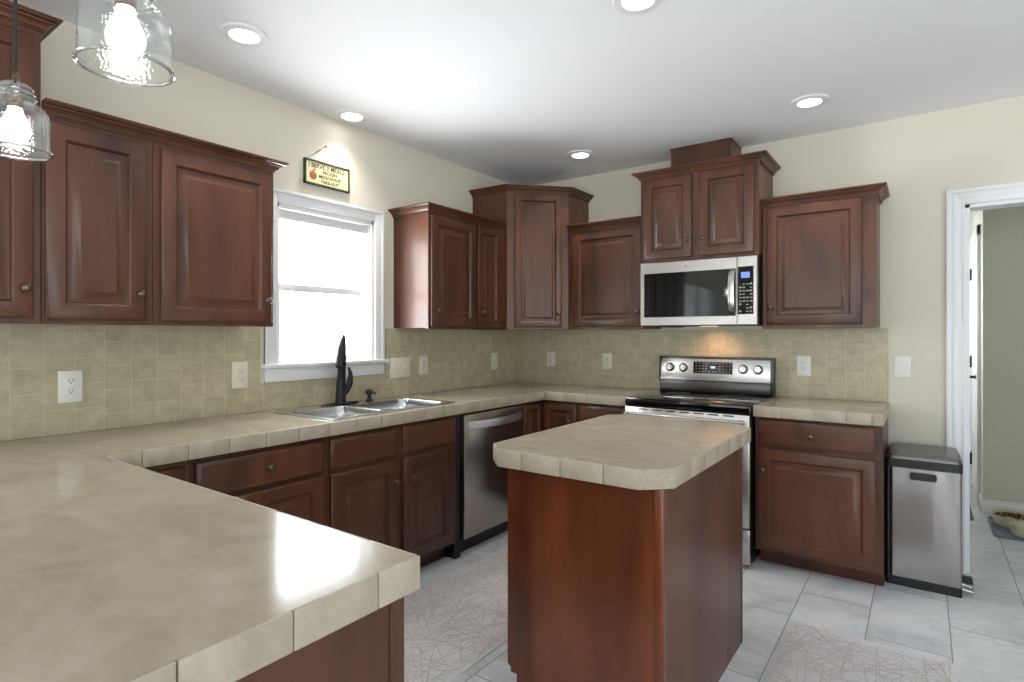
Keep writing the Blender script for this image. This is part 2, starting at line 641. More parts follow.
def tag(o, label, cat, group=None):
    o['label'], o['category'] = label, cat
    if group:
        o['group'] = group
    return o


def thing(name, label, cat, loc, group=None):
    o = bpy.data.objects.new(name, None)
    o.empty_display_size = 0.05
    COL.objects.link(o)
    o.location = loc
    ORIG[o.name] = V(loc)
    return tag(o, label, cat, group)


def struct(o):
    o['kind'] = 'structure'
    return o


def structure(name, loc):
    o = bpy.data.objects.new(name, None)
    COL.objects.link(o)
    o.location = loc
    ORIG[o.name] = V(loc)
    return struct(o)


# ------------------------------------------------------------------ the room shell
def wall_x(name, x0, x1, y0, y1, z1, holes, mat):
    """wall standing along y, holes = (y0, y1, z0, z1)"""
    bm = nb()
    cur = y0
    for h in sorted(holes):
        box(bm, x0, x1, cur, h[0], 0, z1)
        if h[2] > 0:
            box(bm, x0, x1, h[0], h[1], 0, h[2])
        box(bm, x0, x1, h[0], h[1], h[3], z1)
        cur = h[1]
    box(bm, x0, x1, cur, y1, 0, z1)
    return struct(obj(name, bm, mat))


def wall_y(name, y0, y1, x0, x1, z1, holes, mat):
    bm = nb()
    cur = x0
    for h in sorted(holes):
        box(bm, cur, h[0], y0, y1, 0, z1)
        if h[2] > 0:
            box(bm, h[0], h[1], y0, y1, 0, h[2])
        box(bm, h[0], h[1], y0, y1, h[3], z1)
        cur = h[1]
    box(bm, cur, x1, y0, y1, 0, z1)
    return struct(obj(name, bm, mat))


bm = nb()
box(bm, -0.12, XR + 0.12, YR - 0.12, 4.2, -0.1, 0)
struct(obj('floor', bm, M['floor']))
bm = nb()
box(bm, -0.12, XR + 0.12, YR - 0.12, 4.2, ZC, ZC + 0.1)
struct(obj('ceiling', bm, M['ceiling']))
DOORWAY = (2.985, 3.95, 0, 2.030)
wall_x('wall_left', -0.12, 0, YR, 0, ZC, [WIN_KITCHEN, WIN_PATIO], M['wall'])
wall_y('wall_back', 0, 0.12, -0.12, XR, ZC, [DOORWAY, WIN_ENTRY], M['wall'])
wall_x('wall_right', XR, XR + 0.12, YR, 4.2, ZC, [WIN_RIGHT], M['wall'])
wall_y('wall_rear', YR - 0.12, YR, -0.12, XR + 0.12, ZC, [WIN_REAR_A, WIN_REAR_B], M['wall'])
wall_y('wall_hall', 1.42, 1.54, 3.15, 4.6, ZC, [], M['hall_paint'])
wall_x('wall_corridor', 3.15, 3.27, 1.54, 3.6, ZC, [], M['hall_paint'])
wall_y('wall_corridor_end', 3.6, 3.72, 1.9, 3.27, ZC, [], M['hall_paint'])
wall_x('wall_corridor_left', 1.9, 2.0, 0.12, 3.6, ZC, [WIN_HALL], M['hall_paint'])
wall_x('wall_hall_right', 4.6, 4.7, 0.12, 1.54, ZC, [], M['hall_paint'])

# kitchen window: casing, stool, apron, jambs, two sashes with panes
y0, y1, z0, z1 = WIN_KITCHEN
w1 = structure('window_1', (0, (y0 + y1) / 2, z0))
bm = nb()
CAS = [(0, 0.004), (0.006, 0.016), (0.02, 0.02), (0.05, 0.014), (0.066, 0.012), (0.07, 0.0)]
cw = 0.072
for (a, b) in ((y0 - cw, y0 - 0.003), (y1 + 0.003, y1 + cw)):
    box(bm, 0.0005, 0.016, a, b, z0 - 0.0, z1 + cw, 0.003)
    box(bm, 0.0005, 0.023, a if a < y0 - 0.01 else b - 0.02, a + 0.02 if a < y0 - 0.01 else b, z0, z1 + cw, 0.004)
box(bm, 0.0005, 0.0165, y0 - 0.003, y1 + 0.003, z1 + 0.003, z1 + cw, 0.003)
box(bm, 0.0005, 0.0235, y0 - cw, y1 + cw, z1 + cw - 0.02, z1 + cw, 0.004)
obj('window_casing', bm, M['white_paint'], w1)
bm = nb()
box(bm, -0.09, 0.045, y0 - cw - 0.02, y1 + cw + 0.02, z0 - 0.022, z0 + 0.001, 0.005)
obj('window_sill', bm, M['white_paint'], w1)
bm = nb()
box(bm, 0.0005, 0.017, y0 - cw, y1 + cw, z0 - 0.095, z0 - 0.022, 0.004)
box(bm, 0.0005, 0.022, y0 - cw, y1 + cw, z0 - 0.040, z0 - 0.024, 0.004)
obj('window_apron', bm, M['white_paint'], w1)
bm = nb()
for (a, b) in ((y0, y0 + 0.018), (y1 - 0.018, y1)):
    box(bm, -0.118, 0.0, a, b, z0, z1)
box(bm, -0.118, 0.0, y0, y1, z1 - 0.018, z1)
for (a, b) in ((y0 + 0.018, y0 + 0.03), (y1 - 0.03, y1 - 0.018)):
    box(bm, -0.075, -0.05, a, b, z0, z1 - 0.018)
obj('window_frame', bm, M['white_paint'], w1)


def sash(nm, x, a0, a1, c0, c1, st, parent):
    bm = nb()
    box(bm, x - 0.015, x + 0.015, a0, a0 + st, c0, c1, 0.003)
    box(bm, x - 0.015, x + 0.015, a1 - st, a1, c0, c1, 0.003)
    box(bm, x - 0.015, x + 0.015, a0 + st, a1 - st, c0, c0 + st * 0.8, 0.003)
    box(bm, x - 0.015, x + 0.015, a0 + st, a1 - st, c1 - st * 1.2, c1, 0.003)
    s = obj(nm, bm, M['white_paint'], parent)
    bm = nb()
    box(bm, x - 0.002, x + 0.002, a0 + st, a1 - st, c0 + st * 0.8, c1 - st * 1.2)
    obj('window_pane', bm, M['pane'], s)
    return s


sash('lower_sash', -0.066, y0 + 0.022, y1 - 0.022, z0 + 0.002, 1.595, 0.034, w1)
sash('upper_sash', -0.100, y0 + 0.022, y1 - 0.022, 1.565, z1 - 0.022, 0.034, w1)
bm = nb()
for k in range(5):
    box(bm, -0.045, -0.020, y0 + 0.022, y1 - 0.022, z1 - 0.024 - 0.011 * k - 0.009, z1 - 0.024 - 0.011 * k, 0.002)
obj('raised_blind', bm, M['white_paint'], w1)


def far_window(n, wall, plane, w, mull=2, glass='dimming_pane'):
    a0, a1, c0, c1 = w
    o = structure('window_%d' % n, (plane, (a0 + a1) / 2, c0) if wall == 'x' else ((a0 + a1) / 2, plane, c0))

    def bx(bm, a, b, p, q, d0, d1):
        if wall == 'x':
            box(bm, plane + d0, plane + d1, a, b, p, q)
        else:
            box(bm, a, b, plane + d0, plane + d1, p, q)
    bm = nb()
    t = 0.05
    bx(bm, a0, a0 + t, c0, c1, -0.04, 0.04)
    bx(bm, a1 - t, a1, c0, c1, -0.04, 0.04)
    bx(bm, a0, a1, c0, c0 + t, -0.04, 0.04)
    bx(bm, a0, a1, c1 - t, c1, -0.04, 0.04)
    for k in range(1, mull):
        c = a0 + (a1 - a0) * k / mull
        bx(bm, c - 0.035, c + 0.035, c0, c1, -0.035, 0.035)
    obj('window_frame', bm, M['white_paint'], o)
    bm = nb()
    bx(bm, a0 + t, a1 - t, c0 + t, c1 - t, -0.003, 0.003)
    obj('window_pane', bm, M[glass], o)
    return o


far_window(2, 'x', -0.06, WIN_PATIO, 2)
far_window(3, 'y', YR - 0.06, WIN_REAR_A, 2)
far_window(4, 'y', YR - 0.06, WIN_REAR_B, 3)
far_window(5, 'x', XR + 0.06, WIN_RIGHT, 3)
far_window(7, 'x', 1.95, WIN_HALL, 1, 'pane')
far_window(6, 'y', 0.06, WIN_ENTRY, 1)

# tiled splashbacks (setting)
bm = nb()
box(bm, 0.0005, 0.008, -4.2, y0 - cw - 0.021, 0.915, 1.352)
box(bm, 0.0005, 0.008, y0 - cw - 0.021, y1 + cw + 0.021, 0.915, z0 - 0.096)
box(bm, 0.0005, 0.008, y1 + cw + 0.021, -0.0005, 0.915, 1.352)
struct(obj('trim_1', bm, M['splash_left']))
bm = nb()
box(bm, 0.0085, 2.626, -0.008, -0.0005, 0.915, 1.352)
struct(obj('trim_2', bm, M['splash_back']))

# doorway casing and jamb
d0, d1, _, dz = DOORWAY
bm = nb()
cwd = 0.088


def casing_piece(bm, x0, x1, z0_, z1_, vertical, outer_low):
    box(bm, x0, x1, -0.014, -0.0005, z0_, z1_, 0.003)


for (a, b, s) in ((d0 - cwd, d0 - 0.004, 1), (d1 + 0.004, d1 + cwd, -1)):
    box(bm, a, b, -0.013, -0.0005, 0, dz + cwd, 0.002)
    e0, e1 = (a, a + 0.022) if s == 1 else (b - 0.022, b)
    box(bm, e0, e1, -0.023, -0.012, 0, dz + cwd, 0.004)
    e0, e1 = (b - 0.014, b) if s == 1 else (a, a + 0.014)
    box(bm, e0, e1, -0.017, -0.012, 0, dz + 0.018, 0.003)
    m0 = (a + b) / 2
    box(bm, m0 - 0.012, m0 + 0.012, -0.018, -0.012, 0, dz + 0.05, 0.003)
box(bm, d0 - 0.004, d1 + 0.004, -0.0132, -0.0005, dz + 0.004, dz + cwd, 0.002)
box(bm, d0 - cwd, d1 + cwd, -0.0235, -0.012, dz + cwd - 0.022, dz + cwd, 0.004)
box(bm, d0 - 0.03, d1 + 0.03, -0.018, -0.012, dz + 0.034, dz + 0.058, 0.003)
struct(obj('trim_3', bm, M['white_paint']))
bm = nb()
box(bm, d0 - 0.004, d0 + 0.016, -0.0005, 0.1205, 0, dz)
box(bm, d1 - 0.016, d1 + 0.004, -0.0005, 0.1205, 0, dz)
box(bm, d0 - 0.004, d1 + 0.004, -0.0005, 0.1205, dz - 0.018, dz + 0.002)
struct(obj('trim_4', bm, M['white_paint']))

# hall: baseboards, corridor door
bm = nb()
box(bm, 3.15, 4.6, 1.404, 1.4195, 0, 0.085, 0.002)
box(bm, 3.15, 4.6, 1.410, 1.4195, 0.08, 0.105, 0.003)
box(bm, 3.135, 3.1495, 1.404, 1.60, 0, 0.105, 0.003)
struct(obj('baseboard_hall', bm, M['white_paint']))
bm = nb()
box(bm, 2.632, d0 - cwd - 0.001, -0.014, -0.0005, 0, 0.10, 0.003)
box(bm, d1 + cwd + 0.001, XR, -0.014, -0.0005, 0, 0.10, 0.003)
struct(obj('baseboard_back', bm, M['white_paint']))
bm = nb()
box(bm, 2.0005, 3.1495, 3.585, 3.5995, 0, 0.10, 0.003)
box(bm, 2.0005, 2.015, 0.121, 3.585, 0, 0.10, 0.003)
struct(obj('baseboard_corridor', bm, M['white_paint']))
dr = structure('door_1', (3.14, 2.05, 0))
bm = nb()
box(bm, 3.128, 3.1495, 1.62, 1.70, 0, 2.16, 0.004)
box(bm, 3.128, 3.1495, 2.46, 2.54, 0, 2.16, 0.004)
box(bm, 3.128, 3.1495, 1.62, 2.54, 2.08, 2.16, 0.004)
obj('door_casing', bm, M['white_paint'], dr)
bm = nb()
rings(bm, (3.1495, 2.455, 0.01), (0, -1, 0), (-1, 0, 0), 0.75, 2.065,
      [(0, 0), (0, 0.008), (0.002, 0.01), (0.11, 0.01), (0.125, 0.004), (0.15, 0.009)])
pn = obj('door_panel', bm, M['white_paint'], dr)
for hz in (0.227, 1.078, 1.843):
    bm = nb()
    box(bm, 3.122, 3.1395, 2.405, 2.43, hz - 0.05, hz + 0.05, 0.002)
    tube(bm, [(3.12, 2.43, hz - 0.055), (3.12, 2.43, hz + 0.055)], 0.008)
    obj('hinge', bm, M['black'], pn)
bm = nb()
lathe(bm, [(0.026, 0), (0.026, 0.008), (0.011, 0.012), (0.011, 0.05)], (3.1392, 1.78, 0.98), (-1, 0, 0), 16)
tube(bm, [(3.092, 1.78, 0.98), (3.092, 1.90, 0.98)], 0.009)
obj('lever_handle', bm, M['black'], pn)

# ------------------------------------------------------------------ cabinet parts
DOOR = [(0, 0), (0, 0.015), (0.003, 0.0185), (0.007, 0.0200), (0.054, 0.0200), (0.057, 0.0175), (0.0595, 0.0100), (0.063, 0.0065),
        (0.068, 0.0060), (0.099, 0.0165), (0.1005, 0.0185)]
NARROW = [(0, 0), (0, 0.015), (0.003, 0.0185), (0.007, 0.0200), (0.042, 0.0200), (0.045, 0.0175), (0.047, 0.0100), (0.050, 0.0065),
          (0.053, 0.0060), (0.076, 0.0165), (0.0775, 0.0185)]
DRAWER = [(0, 0), (0, 0.010), (0.003, 0.0135), (0.010, 0.0165), (0.014, 0.019), (0.018, 0.0195)]


def knob(parent, pos, N):
    bm = nb()
    lathe(bm, [(0.009, 0), (0.009, 0.002), (0.0055, 0.005), (0.0055, 0.012), (0.010, 0.016), (0.0145, 0.020), (0.0150, 0.024), (0.012, 0.0285), (0.006, 0.031), (0.0, 0.0315)],
          pos, N, 18)
    return obj('knob', bm, M['bronze'], parent)


def door(parent, name, O, U, N, w, h, prof=DOOR, mat='wood', knob_at=None):
    bm = nb()
    rings(bm, O, U, N, w, h, prof)
    d = obj(name, bm, M[mat], parent)
    if knob_at:
        p = V(O) + V(U) * knob_at[0] + V((0, 0, knob_at[1])) + V(N) * 0.0194
        knob(d, p, N)
    return d


def crown(parent, path, zb):
    prof = [(0.0, zb - 0.006), (0.006, zb - 0.006), (0.006, zb), (0.012, zb + 0.001), (0.012, zb + 0.005), (0.015, zb + 0.011), (0.021, zb + 0.018), (0.030, zb + 0.0225),
            (0.031, zb + 0.0265), (0.037, zb + 0.0275), (0.043, zb + 0.031), (0.045, zb + 0.035), (0.049, zb + 0.0355), (0.049, zb + 0.042), (0.0, zb + 0.042)]
    bm = nb()
    sweep(bm, path, prof)
    return obj('crown_moulding', bm, M['wood'], parent, angle=25)


X, Y = (1, 0, 0), (0, 1, 0)
NX, NY = (1, 0, 0), (0, -1, 0)
ZB, ZT = 1.350, 2.082


def wall_cab_left(name, label, ya, yb, zt, doors, crown_path, depth=0.312, zb=ZB):
    t = thing(name, label, 'cabinet', (depth / 2, (ya + yb) / 2, zb), 'cherry wall cabinets')
    bm = nb()
    box(bm, 0.001, depth - 0.019, ya + 0.0005, yb - 0.0005, zb + 0.006, zt, 0.0)
    box(bm, depth - 0.019, depth, ya + 0.0005, yb - 0.0005, zb, zt + 0.01, 0.0012, 1)
    obj('cabinet_box', bm, M['wood'], t)
    for (a, b, kn) in doors:
        door(t, 'door', (depth, a, 1.368), Y, NX, b - a, 2.058 - 1.368 if zt < 2.2 else zt - 0.03 - 1.368,
             DOOR if b - a > 0.27 else NARROW, 'wood', ((kn - a), 0.101))
    crown(t, crown_path, zt)
    return t


D = 0.312
wall_cab_left('wall_cabinet', 'tall cherry wall cabinet cut off at the left photo edge, behind the hanging lamp', -4.02, -3.368, 2.368,
              [(-4.00, -3.71, -3.735), (-3.680, -3.392, -3.416)], [(D, -4.02), (D, -3.368), (0.001, -3.368)])
wall_cab_left('wall_cabinet', 'narrow one-door cherry wall cabinet, second from left, beside the tall one', -3.367, -3.015, ZT,
              [(-3.358, -3.045, -3.066)], [(D, -3.367), (D, -3.015)])
wall_cab_left('wall_cabinet', 'one-door cherry wall cabinet just left of the kitchen window', -3.015, -2.495, ZT,
              [(-2.988, -2.513, -2.541)], [(D, -3.015), (D, -2.495), (0.001, -2.495)])
wall_cab_left('wall_cabinet', 'two-door cherry wall cabinet just right of the window, sunlight on its side', -1.462, -0.662, ZT - 0.004,
              [(-1.447, -1.015, -1.403), (-0.992, -0.745, -0.952)], [(0.001, -1.462), (D, -1.462), (D, -0.700)])

# tall diagonal corner cabinet
t = thing('corner_wall_cabinet', 'tall diagonal cherry wall cabinet filling the corner of the room', 'cabinet', (0.25, -0.25, ZB), 'cherry wall cabinets')
ZK = 2.365
bm = nb()
cf = 0.318
poly = [(0.001, -0.660), (cf, -0.650), (0.645, -cf), (0.645, -0.001), (0.001, -0.001)]
prism(bm, poly, ZB + 0.003, ZK)
obj('cabinet_box', bm, M['wood'], t)
s = math.sqrt(0.5)
Ud, Nd = V((s, s, 0)), V((s, -s, 0))
O = V((cf, -0.645, 1.368)) + Ud * 0.055 + Nd * 0.0005
LD = (0.645 - cf) * math.sqrt(2)
door(t, 'door', O, Ud, Nd, LD - 0.11, ZK - 0.02 - 1.368, NARROW, 'wood', (LD - 0.11 - 0.026, 0.102))
crown(t, [(0.001, -0.660), (cf, -0.650), (0.645, -cf), (0.645, -0.001)], ZK)


def wall_cab_back(name, label, xa, xb, zb, zt, depth, doors, path):
    t = thing(name, label, 'cabinet', ((xa + xb) / 2, -depth / 2, zb), 'cherry wall cabinets')
    bm = nb()
    box(bm, xa + 0.0005, xb - 0.0005, -depth + 0.019, -0.001, zb + 0.006, zt)
    box(bm, xa + 0.0005, xb - 0.0005, -depth, -depth + 0.019, zb, zt + 0.01, 0.0012, 1)
    obj('cabinet_box', bm, M['wood'], t)
    for (a, b, c0, c1, kx, kz) in doors:
        door(t, 'door', (a, -depth, c0), X, NY, b - a, c1 - c0, DOOR, 'wood', (kx - a, kz - c0))
    crown(t, path, zt)
    return t


wall_cab_back('wall_cabinet', 'one-door cherry wall cabinet between the corner cabinet and the microwave', 0.648, 1.243, ZB, ZT, D,
              [(0.687, 1.222, 1.368, 2.062, 1.200, 1.469)], [(0.650, -D), (1.243, -D)])
mwc = wall_cab_back('wall_cabinet', 'raised two-door cherry wall cabinet above the microwave', 1.246, 1.998, 1.793, 2.356, 0.382,
                    [(1.272, 1.594, 1.812, 2.342, 1.566, 1.920), (1.643, 1.969, 1.812, 2.342, 1.667, 1.920)],
                    [(1.246, -0.001), (1.246, -0.382), (1.998, -0.382), (1.998, -0.001)])
wall_cab_back('wall_cabinet', 'one-door cherry wall cabinet right of the microwave', 2.001, 2.586, ZB, ZT + 0.008, D,
              [(2.028, 2.518, 1.372, 2.075, 2.053, 1.475)], [(2.001, -D), (2.586, -D), (2.586, -0.001)])
# vent chase above the microwave cabinet
bm = nb()
box(bm, 1.405, 1.800, -0.25, -0.001, 2.414, ZC - 0.001, 0.002, 1)
box(bm, 1.402, 1.803, -0.253, -0.001, ZC - 0.012, ZC - 0.001, 0.002, 1)
tag(obj('vent_duct_cover', bm, M['wood']), 'plain cherry duct cover box joining the microwave cabinet to the ceiling', 'duct cover')

# ------------------------------------------------------------------ base cabinets
FX = 0.582           # face plane of the left run (x), and of the back run (-y)
TZ = 0.100


def base_body(bm, poly, toe_poly):
    prism(bm, poly, TZ, 0.8545)


def base_left(label, ya, yb, parts, name='base_cabinet'):
    t = thing(name, label, 'cabinet', (0.3, (ya + yb) / 2, 0), 'cherry base cabinets')
    bm = nb()
    if name == 'sink_base_cabinet':          # open-topped carcass: the bowls hang inside it
        box(bm, 0.009, FX, ya + 0.0005, ya + 0.018, TZ, 0.8545)
        box(bm, 0.009, FX, yb - 0.018, yb - 0.0005, TZ, 0.8545)
        box(bm, 0.009, 0.020, ya + 0.018, yb - 0.018, TZ, 0.8545)
        box(bm, FX - 0.008, FX, ya + 0.018, yb - 0.018, TZ, 0.8545)
        box(bm, 0.020, FX - 0.008, ya + 0.018, yb - 0.018, TZ, TZ + 0.018)
    else:
        box(bm, 0.009, FX, ya + 0.0005, yb - 0.0005, TZ, 0.8545)
    obj('cabinet_box', bm, M['wood'], t)
    bm = nb()
    box(bm, 0.05, 0.500, ya + 0.0005, yb - 0.0005, 0, TZ)
    obj('toe_kick', bm, M['toe'], t)
    for (kind, a, b, c0, c1, kn) in parts:
        kn = None if kn is None else (kn[0] - a, kn[1] - c0)
        if kind == 'door':
            door(t, 'door', (FX, a, c0), Y, NX, b - a, c1 - c0, DOOR if b - a > 0.25 else NARROW, 'wood', kn)
        else:
            door(t, 'drawer_front', (FX, a, c0), Y, NX, b - a, c1 - c0, DRAWER, 'wood', kn)
    return t


base_left('narrow cherry base cabinet at the inner corner of the peninsula, mostly hidden', -3.296, -3.000,
          [('door', -3.24, -3.017, 0.125, 0.828, None)])
base_left('cherry base cabinet with wide knobbed drawer, left of the sink base', -3.000, -2.406,
          [('drawer', -2.981, -2.426, 0.695, 0.832, (-2.693, 0.764)), ('door', -2.981, -2.426, 0.125, 0.672, (-2.952, 0.56))])
base_left('two-door cherry sink base cabinet with blank fronts under the sink', -2.406, -1.513,
          [('drawer', -2.385, -1.983, 0.694, 0.832, None), ('drawer', -1.936, -1.527, 0.694, 0.834, None),
           ('door', -2.385, -1.983, 0.122, 0.668, (-1.999, 0.560)), ('door', -1.936, -1.554, 0.122, 0.668, (-1.884, 0.560))], 'sink_base_cabinet')

# lazy-susan corner base
t = thing('corner_base_cabinet', 'cherry corner base cabinet with angled pair of small doors, right of the dishwasher', 'cabinet', (0.3, -0.3, 0), 'cherry base cabinets')
bm = nb()
prism(bm, [(0.009, -0.842), (FX, -0.842), (FX, -FX), (0.880, -FX), (0.880, -0.009), (0.009, -0.009)], TZ, 0.8545)
obj('cabinet_box', bm, M['wood'], t)
bm = nb()
prism(bm, [(0.05, -0.842), (0.500, -0.842), (0.500, -0.500), (0.880, -0.500), (0.880, -0.05), (0.05, -0.05)], 0, TZ)
obj('toe_kick', bm, M['toe'], t)
door(t, 'door', (FX, -0.830, 0.122), Y, NX, 0.226, 0.708, NARROW)
door(t, 'door', (FX + 0.022, -FX, 0.122), X, NY, 0.264, 0.708, NARROW, 'wood', (0.216, 0.595))


def base_back(label, xa, xb, parts, toe_y=-0.470):
    t = thing('base_cabinet', label, 'cabinet', ((xa + xb) / 2, -0.3, 0), 'cherry base cabinets')
    bm = nb()
    box(bm, xa + 0.0005, xb - 0.0005, -FX, -0.009, TZ, 0.8545)
    obj('cabinet_box', bm, M['wood'], t)
    bm = nb()
    box(bm, xa + 0.0005, xb - 0.0005, toe_y, -0.05, 0, TZ)
    obj('toe_kick', bm, M['toe'], t)
    for (kind, a, b, c0, c1, kn) in parts:
        kn = None if kn is None else (kn[0] - a, kn[1] - c0)
        door(t, 'door' if kind == 'door' else 'drawer_front', (a, -FX, c0), X, NY, b - a, c1 - c0, DOOR if kind == 'door' else DRAWER, 'wood', kn)
    return t


base_back('cherry base cabinet with small drawer, left of the range', 0.880, 1.250,
          [('drawer', 0.896, 1.222, 0.695, 0.836, (1.06, 0.765)), ('door', 0.896, 1.222, 0.122, 0.672, (0.92, 0.56))])
base_back('cherry base cabinet with one drawer and one door, right of the range', 2.022, 2.628,
          [('drawer', 2.040, 2.592, 0.697, 0.840, (2.307, 0.766)), ('door', 2.040, 2.598, 0.124, 0.672, (2.064, 0.560))])

# peninsula carcass
t = thing('peninsula_cabinet', 'cherry peninsula base under the big foreground counter', 'cabinet', (1.3, -3.65, 0))
bm = nb()
box(bm, 0.009, 0.600, -3.955, -3.298, TZ, 0.8555)
box(bm, 0.600, 2.030, -3.955, -3.322, TZ, 0.8555)
obj('cabinet_box', bm, M['wood'], t)
bm = nb()
box(bm, 0.05, 1.98, -3.90, -3.40, 0, TZ)
obj('toe_kick', bm, M['toe'], t)
bm = nb()
box(bm, 2.030, 2.044, -3.955, -3.335, 0, 0.8555, 0.001, 1)
box(bm, 2.026, 2.048, -3.336, -3.304, 0, 0.8555, 0.002, 1)
obj('end_panel', bm, M['wood'], t)
for k in range(3):
    a = 0.66 + k * 0.455
    door(t, 'door', (a + 0.435, -3.322, 0.122), (-1, 0, 0), (0, 1, 0), 0.435, 0.70, DOOR, 'wood', (0.4, 0.6))

# ------------------------------------------------------------------ countertops
ZTOP, ZBOT = 0.914, 0.857


def edge_run(bm, P, Q, N, cuts, th=0.0055, mi=0, zb=None, gap=0.0008):
    """edge tiles from P to Q (2D) with joints at the given distances"""
    P, Q, N = V((P[0], P[1], 0)), V((Q[0], Q[1], 0)), V((N[0], N[1], 0))
    U = (Q - P).normalized()
    L = (Q - P).length
    cs = [0.0] + sorted(c for c in cuts if 0.01 < c < L - 0.01) + [L]
    for i, (a, b) in enumerate(zip(cs, cs[1:])):
        g0 = gap if i else 0
        g1 = gap if i < len(cs) - 2 else 0
        obox(bm, (P.x, P.y, 0), U, N, a + g0, b - g1, -th, 0.0, (zb or ZBOT - 0.002), ZTOP + 0.0008, 0.0024, mi)


def slab(parent, outer, holes, name, mat):
    tmp = bmesh.new()
    es = []
    for loop in [outer] + holes:
        vs = [tmp.verts.new((x, y, ZTOP)) for x, y in loop]
        es += [tmp.edges.new((vs[i], vs[(i + 1) % len(vs)])) for i in range(len(vs))]
    bmesh.ops.triangle_fill(tmp, use_beauty=True, use_dissolve=False, edges=es)
    r = bmesh.ops.extrude_face_region(tmp, geom=list(tmp.faces))
    for g in r['geom']:
        if isinstance(g, bmesh.types.BMVert):
            g.co.z = ZBOT
    return obj(name, tmp, mat, parent, angle=20)


def steps(start, end, st=0.152):
    out, c = [], start
    while c < end:
        out.append(c)
        c += st
    return out


ct = thing('countertop', 'long beige countertop running from the foreground peninsula under the window to the range', 'countertop', (0.6, -2.5, ZBOT))
I = 0.0060
XPE, YPI, YPO = 2.063, -3.280, -4.220
DC = 0.627
SNK = (0.085, 0.566, -2.370, -1.485)
hole = [(SNK[0] + 0.02, SNK[2] + 0.02), (SNK[1] - 0.02, SNK[2] + 0.02), (SNK[1] - 0.02, SNK[3] - 0.02), (SNK[0] + 0.02, SNK[3] - 0.02)]
slab(ct, [(0.0015, -0.0015), (1.251, -0.0015), (1.251, -DC + I), (DC - I, -DC + I), (DC - I, YPI - I), (XPE - I, YPI - I), (XPE - I, YPO), (0.0015, YPO)],
     [hole], 'counter_slab', M['counter'])
bm = nb()
edge_run(bm, (XPE, YPO), (XPE, YPI), (1, 0), [YPI - YPO - c for c in steps(0.097, 0.94, 0.157)])
edge_run(bm, (XPE - I, YPI), (DC, YPI), (0, 1), steps(0.13, 1.5))
edge_run(bm, (DC, YPI), (DC, -DC), (1, 0), steps(0.106, 2.62))
edge_run(bm, (DC, -DC), (1.251, -DC), (0, -1), steps(0.17, 0.62, 0.165))
obj('edge_tiles', bm, M['edge'], ct)

cr = thing('countertop', 'short beige countertop section right of the range', 'countertop', (2.33, -0.3, ZBOT))
XE = 2.634
slab(cr, [(2.018, -0.0015), (XE - I, -0.0015), (XE - I, -DC + I), (2.018, -DC + I)], [], 'counter_slab', M['counter'])
bm = nb()
edge_run(bm, (2.062, -DC), (2.582, -DC), (0, -1), [0.104, 0.26, 0.411])
edge_run(bm, (XE, -DC + 0.0060), (XE, -0.0015), (1, 0), [0.14, 0.292, 0.444])
obj('edge_tiles', bm, M['edge'], cr)
bm = nb()
edge_run(bm, (2.018, -DC), (2.060, -DC), (0, -1), [])
obj('corner_tile', bm, M['edge_rough'], cr)['label'] = 'pitted travertine end tile'
bm = nb()
edge_run(bm, (2.584, -DC), (XE, -DC), (0, -1), [])
obj('corner_tile', bm, M['edge_rough'], cr)['label'] = 'pitted travertine end tile'

# ------------------------------------------------------------------ island
isl = thing('island_cabinet', 'freestanding mahogany island base in the middle of the floor', 'island', (1.88, -1.95, 0))
IX0, IX1, IY0, IY1 = 1.590, 2.167, -2.372, -1.470
bm = nb()
box(bm, IX0 + 0.001, IX1 - 0.008, IY0 + 0.018, IY1, TZ, 0.8545)
obj('cabinet_box', bm, M['wood'], isl)
bm = nb()
box(bm, IX0 + 0.07, IX1 - 0.008, IY0 + 0.018, IY1 - 0.002, 0, TZ)
obj('toe_kick', bm, M['toe'], isl)
bm = nb()                                    # end panel with the toe notch cut from its left foot
tmp = bmesh.new()
pts = [(IX0, 0.140), (IX0 + 0.012, 0.131), (IX0 + 0.034, 0.125), (IX0 + 0.040, 0.115), (IX0 + 0.040, 0.0), (IX1 - 0.030, 0.0), (IX1 - 0.030, 0.856), (IX0, 0.856)]
f = [tmp.verts.new((x, IY0, z)) for x, z in pts]
b_ = [tmp.verts.new((x, IY0 + 0.0175, z)) for x, z in pts]
tmp.faces.new(f)
tmp.faces.new(b_[::-1])
for i in range(len(pts)):
    tmp.faces.new((f[i], f[(i + 1) % len(pts)], b_[(i + 1) % len(pts)], b_[i]))
merge(bm, tmp)
obj('end_panel', bm, M['island_wood'], isl)
bm = nb()
box(bm, IX1 - 0.0295, IX1 + 0.001, IY0 - 0.004, IY0 + 0.020, 0, 0.8562, 0.004)
obj('corner_post', bm, M['island_wood'], isl)
bm = nb()
box(bm, IX1 - 0.008, IX1, IY0 + 0.0205, IY1, 0, 0.8562, 0.001, 1)
box(bm, IX1 - 0.006, IX1 + 0.003, IY1 - 0.012, IY1 + 0.002, 0, 0.8562, 0.002, 1)
obj('side_panel', bm, M['wood'], isl)
for k in range(2):
    a = IY0 + 0.04 + k * 0.435
    door(isl, 'drawer_front', (IX0 + 0.001, a + 0.42, 0.695), (0, -1, 0), (-1, 0, 0), 0.42, 0.14, DRAWER, 'wood', (0.21, 0.07))
    door(isl, 'door', (IX0 + 0.001, a + 0.42, 0.122), (0, -1, 0), (-1, 0, 0), 0.42, 0.55, DOOR, 'wood', (0.03 if k == 0 else 0.39, 0.44))

it = thing('island_countertop', 'beige island countertop with clipped corners and tiled edge', 'countertop', (1.86, -1.9, ZBOT))
TX0, TX1, TY0, TY1, CH = 1.518, 2.197, -2.442, -1.362, 0.078


